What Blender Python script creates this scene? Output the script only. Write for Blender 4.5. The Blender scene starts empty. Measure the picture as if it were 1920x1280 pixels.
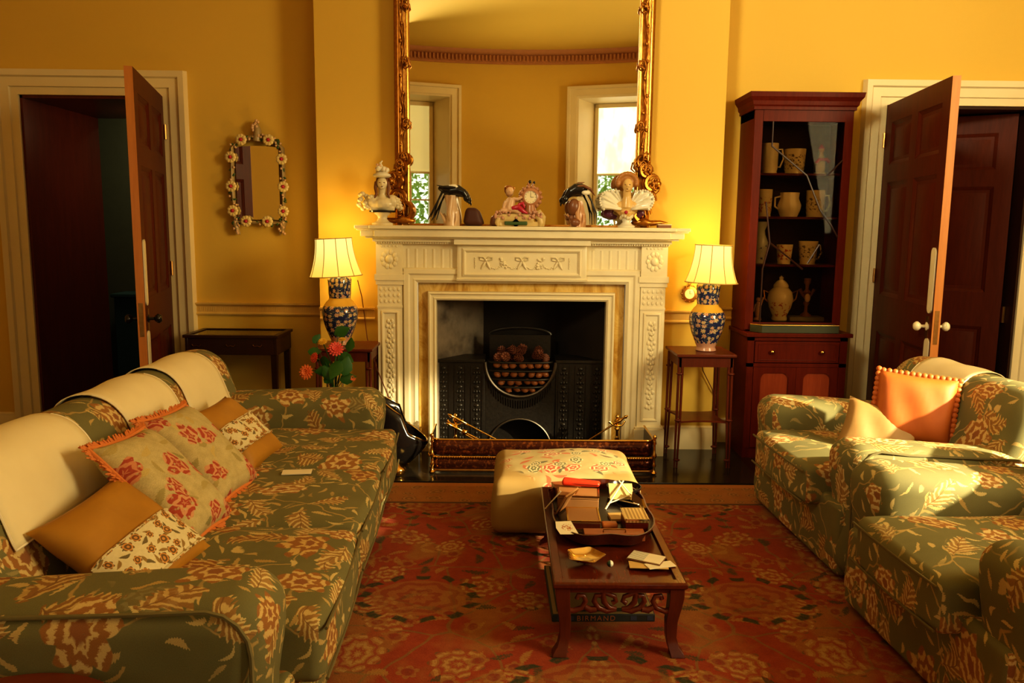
import bpy, random
from math import *
from mathutils import Vector, Matrix
random.seed(7)
SC = bpy.context.scene
COL = SC.collection
R = radians

# ------------------------------------------------------------------ mesh builder
class MB:
    """collects shapes; build() links them as ONE mesh object"""
    def __init__(s):
        s.v = []; s.f = []; s.uv = []; s.m = Matrix(); s.st = []
    def push(s, m): s.st.append(s.m.copy()); s.m = s.m @ m; return s
    def pop(s): s.m = s.st.pop(); return s
    def add(s, vs, fs, uvs=None):
        o = len(s.v)
        s.v += [s.m @ Vector(p) for p in vs]
        for i, f in enumerate(fs):
            s.f.append([o + k for k in f]); s.uv.append(uvs[i] if uvs else None)
        return s
    def box(s, x0, y0, z0, x1, y1, z1):
        vs = [(x, y, z) for x in (x0, x1) for y in (y0, y1) for z in (z0, z1)]
        return s.add(vs, [(0, 1, 3, 2), (4, 6, 7, 5), (0, 4, 5, 1), (2, 3, 7, 6), (0, 2, 6, 4), (1, 5, 7, 3)])
    def grid(s, P, closeu=False, closev=False, flip=False, uvf=None):
        nu = len(P); nv = len(P[0]); vs = [p for r in P for p in r]; fs = []; uvs = []
        for i in range(nu if closeu else nu - 1):
            for j in range(nv if closev else nv - 1):
                a = i * nv + j; b = i * nv + (j + 1) % nv; c = ((i + 1) % nu) * nv + (j + 1) % nv; d = ((i + 1) % nu) * nv + j
                fs.append((a, d, c, b) if flip else (a, b, c, d))
                if uvf:
                    q = [uvf(i, j), uvf(i, j + 1), uvf(i + 1, j + 1), uvf(i + 1, j)]
                    uvs.append([q[0], q[3], q[2], q[1]] if flip else q)
        return s.add(vs, fs, uvs or None)
    def lathe(s, prof, c=(0, 0, 0), seg=24, fn=None):
        P = []
        for r, z in prof:
            row = []
            for k in range(seg):
                a = 2 * pi * k / seg; rr = r * (fn(a, z) if fn else 1)
                row.append((c[0] + rr * cos(a), c[1] + rr * sin(a), c[2] + z))
            P.append(row)
        s.grid(P, closev=True)
        o = len(s.v) - len(P) * seg
        if prof[0][0] > 1e-6: s.f.append([o + k for k in range(seg)][::-1]); s.uv.append(None)
        if prof[-1][0] > 1e-6: s.f.append([o + (len(P) - 1) * seg + k for k in range(seg)]); s.uv.append(None)
        return s
    def tube(s, pts, r, seg=8, closed=False, flat=1.0):
        pts = [Vector(p) for p in pts]; n = len(pts)
        rr = r if isinstance(r, (list, tuple)) else [r] * n
        P = []; up = None
        for i in range(n):
            if closed: t = pts[(i + 1) % n] - pts[i - 1]
            else: t = pts[min(i + 1, n - 1)] - pts[max(i - 1, 0)]
            if t.length < 1e-9: t = Vector((0, 0, 1))
            t.normalize()
            if up is None: up = Vector((0, 0, 1)) if abs(t.z) < .9 else Vector((0, 1, 0))
            x = t.cross(up)
            if x.length < 1e-5: x = t.orthogonal()
            x.normalize(); y = x.cross(t).normalized(); up = y
            P.append([pts[i] + (x * cos(2 * pi * k / seg) + y * flat * sin(2 * pi * k / seg)) * rr[i] for k in range(seg)])
        s.grid(P, closeu=closed, closev=True)
        if not closed:
            o = len(s.v) - n * seg
            s.f.append([o + k for k in range(seg)][::-1]); s.uv.append(None)
            s.f.append([o + (n - 1) * seg + k for k in range(seg)]); s.uv.append(None)
        return s
    def sph(s, c, r, seg=12, rings=8, rot=None):
        if not isinstance(r, (list, tuple)): r = (r, r, r)
        m = Matrix.Translation(c) @ (rot.to_4x4() if rot else Matrix()) @ Matrix.Diagonal((r[0], r[1], r[2], 1))
        s.push(m)
        s.lathe([(max(sin(pi * i / rings), 0 if i in (0, rings) else 0), -cos(pi * i / rings)) for i in range(rings + 1)], seg=seg)
        return s.pop()
    def rbox(s, c, h, r, n=6, fn=None, uo=(0, 0), na=4, edge=None):
        """rounded box with unfolded UVs; fn deforms the local point"""
        def ax(hh):
            rr = min(r, hh * .98)
            a = [-hh + rr * (1 - cos(pi / 2 * k / na)) * 0 + rr * k / na for k in range(na)]
            m = [-hh + rr + (2 * (hh - rr)) * k / n for k in range(n + 1)]
            return a + m + [-q for q in a[::-1]]
        A = [ax(h[0]), ax(h[1]), ax(h[2])]
        rr = min(r, min(h) * .98)
        def mp(p):
            q = Vector([max(-(h[i] - rr), min(h[i] - rr, p[i])) for i in range(3)])
            d = Vector(p) - q
            # square-to-circle style spreading so corner samples are even
            if d.length > 1e-9:
                mx = max(abs(d.x), abs(d.y), abs(d.z)) or 1
                e = Vector([tan(pi / 4 * d[i] / rr) if abs(d[i]) < rr * .9999 else (1 if d[i] > 0 else -1) for i in range(3)])
                d = e.normalized() * rr
            w = q + d
            if fn: w = Vector(fn(w, h))
            return w + Vector(c)
        for axis in range(3):
            u, v = [(1, 2), (0, 2), (0, 1)][axis]
            for sg in (-1, 1):
                P = []; U = []
                for a in A[u]:
                    row = []; ur = []
                    for b in A[v]:
                        p = [0, 0, 0]; p[axis] = sg * h[axis]; p[u] = a; p[v] = b
                        row.append(mp(p))
                        x, y, z = p
                        if axis == 2: uv = (x, y) if sg > 0 else (x + 3, y + 3)
                        elif axis == 0: uv = (sg * (h[0] + h[2] - z), y)
                        else: uv = (x, sg * (h[1] + h[2] - z))
                        ur.append((uv[0] + c[0] + uo[0], uv[1] + c[1] + uo[1]))
                    P.append(row); U.append(ur)
                s.grid(P, flip=(sg > 0) if axis != 1 else (sg < 0), uvf=lambda i, j, U=U: U[i][j])
        return s
    def frame(s, x0, z0, x1, z1, prof, y, closed=True):
        """mitred moulding in the XZ plane; prof = (outward offset, depth toward -Y)"""
        P = []
        cs = [(x0, z0, -1, -1), (x0, z1, -1, 1), (x1, z1, 1, 1), (x1, z0, 1, -1)]
        for (x, z, sx, sz) in cs:
            row = []
            for o, d in prof:
                zz = z + sz * o if (closed or sz > 0) else z
                row.append((x + sx * o, y - d, zz))
            P.append(row)
        return s.grid(P, closeu=closed)
    def run(s, a, b, prof, up=(0, 0, 1), out=(0, -1, 0)):
        """straight moulding from a to b; prof = (out, up)"""
        a = Vector(a); b = Vector(b); U = Vector(up); O = Vector(out)
        P = [[p + O * o + U * u for o, u in prof] for p in (a, b)]
        s.grid(P, flip=True); n = len(prof); o = len(s.v) - 2 * n
        s.f.append([o + k for k in range(n)]); s.uv.append(None)
        s.f.append([o + n + k for k in range(n)][::-1]); s.uv.append(None)
        return s
    def prism(s, poly, z0, z1):
        n = len(poly)
        vs = [(x, y, z0) for x, y in poly] + [(x, y, z1) for x, y in poly]
        fs = [tuple(range(n))[::-1], tuple(range(n, 2 * n))] + [(i, (i + 1) % n, n + (i + 1) % n, n + i) for i in range(n)]
        return s.add(vs, fs)
    def build(s, name, mat, parent=None, smooth=40, bevel=0, remesh=0, sub=0, solid=0, weld=True, loc=None, uv='box', bseg=2):
        me = bpy.data.meshes.new(name)
        if loc is not None:
            L = Vector(loc); vs = [p - L for p in s.v]
        else: vs = s.v
        me.from_pydata([tuple(p) for p in vs], [], s.f)
        ul = me.uv_layers.new(name='UVMap')
        for pl, q in zip(me.polygons, s.uv):
            if q and len(q) == pl.loop_total:
                for k, li in enumerate(pl.loop_indices): ul.data[li].uv = q[k]
            else:
                nx, ny, nz = [abs(t) for t in pl.normal]
                for li in pl.loop_indices:
                    p = s.v[me.loops[li].vertex_index]
                    ul.data[li].uv = (p.y, p.z) if nx >= ny and nx >= nz else ((p.x, p.z) if ny >= nz else (p.x, p.y))
        if weld:
            import bmesh
            bm = bmesh.new(); bm.from_mesh(me)
            bmesh.ops.remove_doubles(bm, verts=bm.verts, dist=1e-5)
            bmesh.ops.recalc_face_normals(bm, faces=bm.faces)
            bm.to_mesh(me); bm.free()
        if smooth:
            for p in me.polygons: p.use_smooth = True
            me.set_sharp_from_angle(angle=R(smooth))
        me.materials.append(mat)
        o = bpy.data.objects.new(name, me); COL.objects.link(o)
        if loc is not None: o.location = loc
        if parent is not None: o.parent = parent
        if bevel:
            m = o.modifiers.new('b', 'BEVEL'); m.width = bevel; m.segments = bseg; m.limit_method = 'ANGLE'; m.angle_limit = R(35)
        if remesh:
            m = o.modifiers.new('r', 'REMESH'); m.mode = 'VOXEL'; m.voxel_size = remesh; m.use_smooth_shade = True
            m2 = o.modifiers.new('s', 'SMOOTH'); m2.factor = .5; m2.iterations = 3
        if solid:
            m = o.modifiers.new('so', 'SOLIDIFY'); m.thickness = solid; m.offset = 0
        if sub:
            m = o.modifiers.new('su', 'SUBSURF'); m.levels = sub; m.render_levels = sub
        return o

def tag(o, label, cat, group=None, kind=None):
    o['label'] = label; o['category'] = cat
    if group: o['group'] = group
    if kind: o['kind'] = kind
    return o
def thing(name, label, cat, loc=(0, 0, 0), rz=0, group=None):
    o = bpy.data.objects.new(name, None); COL.objects.link(o); o.empty_display_size = .1
    o.location = loc; o.rotation_euler = (0, 0, rz)
    return tag(o, label, cat, group)
def struct(o, label=None):
    o['kind'] = 'structure'
    if label: o['label'] = label
    return o
def sempty(name, loc=(0, 0, 0)):
    o = bpy.data.objects.new(name, None); COL.objects.link(o); o.location = loc; o['kind'] = 'structure'; return o
def T(x, y, z): return Matrix.Translation((x, y, z))
def RX(a): return Matrix.Rotation(R(a), 4, 'X')
def RY(a): return Matrix.Rotation(R(a), 4, 'Y')
def RZ(a): return Matrix.Rotation(R(a), 4, 'Z')
def copy_tree(o, parent=None):
    c = o.copy(); COL.objects.link(c)
    if parent is not None: c.parent = parent
    for ch in list(o.children): copy_tree(ch, c)
    return c

# ------------------------------------------------------------------ node helpers
NT = None
def nd(t, **k):
    n = NT.nodes.new(t)
    for a, b in k.items(): setattr(n, a, b)
    return n
def setin(n, i, v):
    if v is None: return
    if isinstance(v, S): NT.links.new(v.s, n.inputs[i])
    elif isinstance(v, bpy.types.NodeSocket): NT.links.new(v, n.inputs[i])
    else:
        if isinstance(v, tuple) and len(v) == 3 and n.inputs[i].type == 'RGBA': v = v + (1,)
        n.inputs[i].default_value = v
class S:
    def __init__(s, x): s.s = x
    def __add__(s, o): return mt('ADD', s, o)
    def __radd__(s, o): return mt('ADD', o, s)
    def __sub__(s, o): return mt('SUBTRACT', s, o)
    def __rsub__(s, o): return mt('SUBTRACT', o, s)
    def __mul__(s, o): return mt('MULTIPLY', s, o)
    def __rmul__(s, o): return mt('MULTIPLY', o, s)
    def __truediv__(s, o): return mt('DIVIDE', s, o)
def mt(op, a, b=None, c=None, clamp=False):
    n = nd('ShaderNodeMath', operation=op, use_clamp=clamp); setin(n, 0, a); setin(n, 1, b); setin(n, 2, c); return S(n.outputs[0])
def sst(x, a, b):
    n = nd('ShaderNodeMapRange', interpolation_type='SMOOTHSTEP'); setin(n, 0, x); setin(n, 1, a); setin(n, 2, b); return S(n.outputs[0])
def mix(f, a, b, bt='MIX'):
    n = nd('ShaderNodeMix', data_type='RGBA', blend_type=bt); setin(n, 0, f); setin(n, 6, a); setin(n, 7, b); return S(n.outputs[2])
def vm(op, a, b=None, sc=None):
    n = nd('ShaderNodeVectorMath', operation=op); setin(n, 0, a)
    if b is not None: setin(n, 1, b)
    if sc is not None: setin(n, 3, sc)
    return S(n.outputs[0])
def noise(v, sc, det=3, ro=.5, dist=0, col=False):
    n = nd('ShaderNodeTexNoise'); setin(n, 'Vector', v); setin(n, 'Scale', float(sc)); setin(n, 'Detail', float(det)); setin(n, 'Roughness', ro); setin(n, 'Distortion', float(dist))
    return S(n.outputs[1 if col else 0])
def ramp(f, st):
    n = nd('ShaderNodeValToRGB'); setin(n, 0, f); e = n.color_ramp.elements
    while len(e) < len(st): e.new(.5)
    for i, (p, c) in enumerate(st): e[i].position = p; e[i].color = tuple(c) + (1,)
    return S(n.outputs[0])
def coord(k='Object'): return S(nd('ShaderNodeTexCoord').outputs[k])
def sep(v): n = nd('ShaderNodeSeparateXYZ'); setin(n, 0, v); return [S(o) for o in n.outputs]
def comb(x, y, z=0.0): n = nd('ShaderNodeCombineXYZ'); setin(n, 0, x); setin(n, 1, y); setin(n, 2, z); return S(n.outputs[0])
def cells(v, sc, seed, rnd=.7, feat='F1'):
    """2D voronoi cells: local offset from the cell centre and three random numbers"""
    v = vm('ADD', vm('SCALE', v, sc=float(sc)), (seed, seed * 1.7, 0))
    n = nd('ShaderNodeTexVoronoi', voronoi_dimensions='2D', feature=feat); setin(n, 'Vector', v); setin(n, 'Scale', 1.0); setin(n, 'Randomness', rnd)
    if feat == 'DISTANCE_TO_EDGE': return S(n.outputs['Distance'])
    d = vm('SUBTRACT', v, S(n.outputs['Position'])); x, y, _ = sep(d)
    c = nd('ShaderNodeSeparateColor'); NT.links.new(n.outputs['Color'], c.inputs[0])
    return x, y, S(c.outputs[0]), S(c.outputs[1]), S(c.outputs[2])
def flower(v, sc, seed, size=.36, n=7, rnd=.75):
    x, y, a, b, c = cells(v, sc, seed, rnd)
    r = mt('SQRT', x * x + y * y); th = mt('ARCTAN2', y, x)
    sz = size * (.7 + .3 * b)
    w = mt('ABSOLUTE', mt('COSINE', th * (n / 2.) + a * 6.28))
    R_ = sz * (.66 + .34 * w)
    return sst(R_ - r, 0., .025), r / sz, w, a, b, c
def leaf(v, sc, seed, L=.42, W=.15, rnd=.8, ser=.02):
    x, y, a, b, c = cells(v, sc, seed, rnd)
    t = a * 6.283; ca = mt('COSINE', t); sa = mt('SINE', t)
    u = x * ca + y * sa; w = y * ca - x * sa
    w = w + u * u * .6
    e = W * (1. - (u / L) * (u / L)) + ser * mt('SINE', u * 60.)
    aw = mt('ABSOLUTE', w)
    return sst(e - aw, 0., .02), aw, u, b, c
def mat(name, fn, **k):
    """fn() returns dict of principled inputs"""
    global NT
    m = bpy.data.materials.new(name); m.use_nodes = True; NT = m.node_tree; NT.nodes.clear()
    out = nd('ShaderNodeOutputMaterial'); p = nd('ShaderNodeBsdfPrincipled')
    d = fn() if callable(fn) else dict(fn); d.update(k)
    bh = d.pop('bump', None); bs = d.pop('bstr', .3); bd = d.pop('bdist', .004)
    names = dict(col='Base Color', rough='Roughness', metal='Metallic', emc='Emission Color', ems='Emission Strength', tr='Transmission Weight', ior='IOR', coat='Coat Weight', sheen='Sheen Weight', spec='Specular IOR Level', alpha='Alpha', sss='Subsurface Weight', coatr='Coat Roughness')
    for a, b in d.items(): setin(p, names[a], b)
    if bh is not None:
        n = nd('ShaderNodeBump'); setin(n, 'Strength', bs); setin(n, 'Distance', bd); setin(n, 'Height', bh); NT.links.new(n.outputs[0], p.inputs['Normal'])
    NT.links.new(p.outputs[0], out.inputs[0]); return m
def flat(name, c, rough=.5, **k):
    def f():
        v = noise(coord(), 14, 3)
        return dict(col=mix(v, tuple(x * .88 for x in c), tuple(min(1, x * 1.1) for x in c)), rough=rough)
    return mat(name, f, **k)
# ------------------------------------------------------------------ materials
def _wall():
    o = coord(); n1 = noise(o, .7, 2); n2 = noise(o, 220, 2)
    return dict(col=mix(n1, (.67, .425, .055), (.73, .485, .095)), rough=.75, bump=n2, bstr=.06, bdist=.001)
WALL = mat('yellow_wall_paint', _wall)
CEIL = mat('ceiling_paint', lambda: dict(col=mix(noise(coord(), .8), (.70, .47, .07), (.76, .52, .10)), rough=.8))
def _trim():
    o = coord(); return dict(col=mix(noise(o, 5, 4), (.74, .60, .34), (.82, .69, .42)), rough=.42)
TRIM = mat('cream_gloss_trim', _trim)
def _marb():
    o = coord(); n = noise(o, 3, 6, .6, 1.2)
    return dict(col=ramp(n, [(0, (.70, .58, .36)), (.5, (.84, .74, .50)), (1, (.90, .81, .58))]), rough=.32)
MARBLE = mat('white_marble', _marb)
def _siena():
    o = coord(); n = noise(vm('MULTIPLY', o, (1, 1, .35)), 7, 8, .65, 2.2)
    return dict(col=ramp(n, [(.25, (.36, .17, .03)), (.42, (.62, .36, .08)), (.55, (.80, .55, .17)), (.75, (.86, .66, .30))]), rough=.22)
SIENA = mat('siena_marble', _siena)
def wood(name, dark, light, rough=.32, axis=2, sc=9, coat=.08, spec=.28):
    def f():
        o = coord(); k = [1., 1., 1.]; k[axis] = .09
        v = vm('MULTIPLY', o, tuple(k)); n = noise(v, sc * 3, 5, .6, .9); m = noise(v, sc * 14, 2)
        return dict(col=mix(mt('MULTIPLY_ADD', m, .35, n * .75, clamp=True), dark, light), rough=rough, spec=spec, coat=coat, coatr=.2, bump=m, bstr=.05, bdist=.001)
    return mat(name, f)
MAHOG = wood('mahogany_upright', (.035, .006, .003), (.17, .032, .012))
MAHOGX = wood('mahogany_across', (.045, .008, .004), (.20, .040, .014), axis=0)
MAHOGY = wood('mahogany_along', (.035, .006, .002), (.16, .026, .008), axis=1, rough=.2, coat=.2)
REDWOOD = wood('red_mahogany_door', (.035, .006, .002), (.12, .020, .006), rough=.42, coat=0, spec=.12)
CABWOOD = wood('red_cabinet_wood', (.045, .005, .002), (.15, .018, .006), rough=.35, coat=0, spec=.10)
PINE = wood('orange_pine', (.40, .13, .03), (.62, .25, .06), rough=.4, coat=.1)
DARKWOOD = wood('near_black_wood', (.012, .005, .003), (.05, .016, .008), rough=.3)
def _floor():
    o = coord(); x, y, z = sep(o)
    gap = sst(mt('ABSOLUTE', mt('FRACT', x * 5.5) - .5), .485, .498)
    n = noise(vm('MULTIPLY', o, (1, .08, 1)), 30, 4)
    return dict(col=mix(gap, mix(n, (.016, .007, .004), (.05, .022, .010)), (.004, .002, .001)), rough=.18, bump=gap, bstr=.2)
FLOOR = mat('dark_polished_floorboards', _floor)
HEARTH = mat('black_hearth_slate', lambda: dict(col=mix(noise(coord(), 9, 5), (.010, .008, .006), (.045, .034, .024)), rough=.16))
def metal(name, c, rough, c2=None, sc=30):
    return mat(name, lambda: dict(col=mix(noise(coord(), sc, 3), c, c2 or tuple(x * .6 for x in c)), metal=1., rough=rough))
BRASS = metal('polished_brass', (.95, .62, .18), .16, (.70, .40, .09))
DBRASS = metal('dull_brass', (.50, .28, .09), .34, (.25, .11, .03))
GILT = metal('old_gilding', (.66, .32, .06), .36, (.20, .055, .01), 55)
GILTB = metal('bright_gilding', (1., .70, .18), .25, (.85, .5, .10), 20)
def _iron():
    o = coord(); n = noise(o, 60, 4); return dict(col=mix(n, (.010, .008, .007), (.035, .028, .022)), metal=.4, rough=.38, bump=n, bstr=.3)
IRON = mat('black_leaded_iron', _iron)
def _soot():
    o = coord(); n = noise(o, 4, 4, .6); x, y, z = sep(o)
    return dict(col=ramp(n, [(.3, (.05, .036, .026)), (.50, (.20, .16, .12)), (.8, (.32, .26, .20))]), rough=.75)
SOOT = mat('sooty_plaster', _soot)
SOOTD = mat('dark_soot', lambda: dict(col=mix(noise(coord(), 5), (.008, .006, .004), (.035, .022, .012)), rough=.9))
MIRROR = mat('silvered_mirror_glass', lambda: dict(col=mix(noise(coord(), 1.5), (.90, .88, .78), (.93, .91, .82)), metal=1., rough=.012))
def _glass():
    return dict(col=mix(noise(coord(), 2), (.97, .98, .97), (1, 1, 1)), rough=0.02, tr=1., ior=1.12, spec=.3)
GLASS = mat('clear_glass', _glass)
CABGLASS = mat('shade_tinted_glass', lambda: dict(col=mix(noise(coord(), 2), (.52, .42, .26), (.58, .47, .30)), rough=.02, tr=1., ior=1.1, spec=.2))  # tint darkens the china behind, shade put into the glass colour
BLIND = mat('sunlit_glow_blind', lambda: dict(col=(.7, .62, .42), rough=.8, emc=mix(sst(noise(vm('MULTIPLY', coord(), (1, 1, .4)), 6, 3), .35, .7), (1., .86, .42), (1., .98, .82)), ems=1.7))  # sunlight on the blind is put in as emission
BLIND2 = mat('shaded_glow_blind', lambda: dict(col=(.6, .52, .26), rough=.8, emc=mix(noise(coord(), 3, 3), (.62, .50, .17), (.72, .60, .25)), ems=.62))  # duller copy for the window out of the sun, weaker emission
def _fabric():
    o = coord('UV'); wp = noise(o, 3.0, 3, col=True); wp2 = noise(o, 17, 2, col=True)
    v = vm('ADD', vm('ADD', o, vm('SCALE', vm('SUBTRACT', wp, (.5, .5, .5)), sc=.24)), vm('SCALE', vm('SUBTRACT', wp2, (.5, .5, .5)), sc=.022))
    fine = noise(o, 75, 3, .65); mot = noise(o, 7, 3)
    ground = mix(mot, (.122, .110, .038), (.185, .164, .066))
    vine = cells(v, 3.6, 5.3, 1., 'DISTANCE_TO_EDGE'); vm_ = sst(vine, .018, .006) * sst(noise(o, 4.1, 2), .38, .46)
    c = mix(vm_ * .85, ground, (.42, .28, .09))
    m, aw, u, b, cc = leaf(v, 15., 2.1, L=.47, W=.13, rnd=1.); keep = sst(b, .34, .38) * sst(noise(o, 3.3, 2), .30, .42)
    c = mix(m * keep, c, mix(cc, (.40, .26, .08), (.56, .43, .18)))
    m, aw, u, b, cc = leaf(v, 5.4, 9.4, L=.49, W=.24, ser=.045, rnd=1.); keep = sst(b, .30, .34)
    rib = sst(mt('SINE', (u + aw * .9) * 44. + fine * 4.), -.1, .7)
    lc = mix(rib, mix(cc, (.24, .11, .025), (.34, .20, .06)), mix(cc, (.48, .32, .10), (.62, .48, .22)))
    lc = mix(sst(aw, .016, .004), lc, (.20, .10, .03))
    c = mix(m * keep * sst(fine, .22, .36), c, lc)
    m, r, w, a, b, cc = flower(v, 4.0, 1.7, size=.42, n=7, rnd=1.); keep = sst(cc, .26, .30)
    ring = sst(mt('SINE', r * 14. + w * 2.6 + fine * 5.), -.2, .6)
    fc = mix(ring, mix(a, (.26, .10, .02), (.36, .17, .045)), mix(a, (.52, .33, .10), (.66, .52, .26)))
    fc = mix(sst(r, .24, .16), fc, (.26, .10, .03))
    c = mix(m * keep * sst(fine, .20, .34), c, fc)
    weave = noise(o, 420, 2)
    c = mix(.45, c, mix(weave, (.2, .2, .2), (.85, .85, .85)), 'OVERLAY')
    return dict(col=c, rough=.85, bump=weave, bstr=.25, bdist=.001)
CHINTZ = mat('green_floral_upholstery', _fabric)
PIPING = flat('olive_piping_cord', (.15, .12, .045), .8)
def _rose():
    o = coord('UV'); wp = noise(o, 9, 2, col=True); v = vm('ADD', o, vm('SCALE', vm('SUBTRACT', wp, (.5, .5, .5)), sc=.05))
    c = mix(noise(o, 30, 4), (.34, .27, .11), (.60, .48, .24))
    m, aw, u, b, cc = leaf(v, 13, 3.3, L=.45, W=.17); c = mix(m * sst(b, .3, .35), c, mix(cc, (.26, .22, .08), (.55, .40, .14)))
    m, r, w, a, b, cc = flower(vm('ADD', v, vm('SCALE', vm('SUBTRACT', noise(o, 22, 2, col=True), (.5, .5, .5)), sc=.035)), 7.5, 7.1, size=.50, n=5, rnd=.8)
    ring = sst(mt('SINE', r * 13. + w * 3.), -.2, .5)
    c = mix(m * sst(cc, .12, .17) * sst(noise(o, 45, 3), .3, .42), c, mix(ring, (.36, .06, .03), mix(a, (.54, .20, .09), (.58, .32, .16))))
    wv = noise(o, 260, 2); c = mix(.5, c, mix(wv, (.25, .25, .25), (.8, .8, .8)), 'OVERLAY')
    return dict(col=c, rough=.95, bump=wv, bstr=.4, bdist=.002)
ROSE = mat('rose_needlepoint', _rose)
FRINGE = flat('orange_fringe', (.62, .20, .045), .8)
def _velvet(name, a, b):
    return mat(name, lambda: dict(col=mix(noise(coord(), 6, 4, .6, .5), a, b), rough=.6, bump=noise(coord(), 20, 3), bstr=.1))
GOLDV = _velvet('gold_velvet', (.30, .13, .008), (.50, .24, .02))
TERRA = _velvet('terracotta_silk', (.36, .07, .006), (.52, .14, .018))
BEIGEV = _velvet('tan_linen', (.26, .14, .04), (.40, .23, .08))
def _band():
    o = coord('UV'); wp = noise(o, 14, 2, col=True); v = vm('ADD', o, vm('SCALE', vm('SUBTRACT', wp, (.5, .5, .5)), sc=.03))
    c = mix(noise(o, 90), (.60, .50, .28), (.74, .64, .40))
    m, aw, u, b, cc = leaf(v, 26, 4.2, L=.48, W=.16); c = mix(m, c, mix(sst(cc, .4, .5), (.30, .18, .05), (.16, .12, .05)))
    m, r, w, a, b, cc = flower(v, 19, 8.8, size=.40, n=6); c = mix(m, c, mix(sst(mt('SINE', r * 12.), 0., .4), (.16, .09, .03), (.58, .26, .06)))
    return dict(col=c, rough=.9)
BAND = mat('embroidered_band', _band)
def _linen():
    o = coord('UV'); w = noise(o, 300, 2); n = noise(o, 5, 3)
    return dict(col=mix(n, (.70, .58, .34), (.84, .73, .46)), rough=.85, bump=w + n * 2., bstr=.15, bdist=.002)
LINEN = mat('cream_linen', _linen)
def _pouf():
    o = coord(); x, y, z = sep(o); wp = noise(o, 6, 2, col=True); v = vm('ADD', o, vm('SCALE', vm('SUBTRACT', wp, (.5, .5, .5)), sc=.09))
    base = mix(noise(o, 5, 4), (.30, .18, .05), (.43, .29, .10))
    cx = x - .01; cy = y + .02
    r = mt('SQRT', cx * cx + cy * cy * 1.3) + (noise(o, 7, 2) - .5) * .16
    inside = sst(r, .36, .30) * sst(z, .20, .235)
    c = mix(cells(v, 7, 1.1, .9, 'DISTANCE_TO_EDGE'), (.42, .32, .14), (.58, .46, .23))
    m, aw, u, b, cc = leaf(v, 12, 3.7, L=.48, W=.16); c = mix(m * sst(b, .1, .2), c, mix(sst(cc, .35, .4), (.14, .12, .06), (.46, .14, .06)))
    m, rr, w, a, b, cc = flower(v, 8.5, 5.9, size=.44, n=6); ring = sst(mt('SINE', rr * 14. + w * 2.), -.1, .5)
    c = mix(m * sst(cc, .2, .25), c, mix(ring, mix(sst(a, .5, .55), (.46, .10, .05), (.16, .15, .07)), (.66, .52, .28)))
    wv = noise(o, 260, 2)
    return dict(col=mix(inside, base, c), rough=.85, bump=wv, bstr=.2, bdist=.001)
POUF = mat('needlework_pouf', _pouf)
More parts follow.
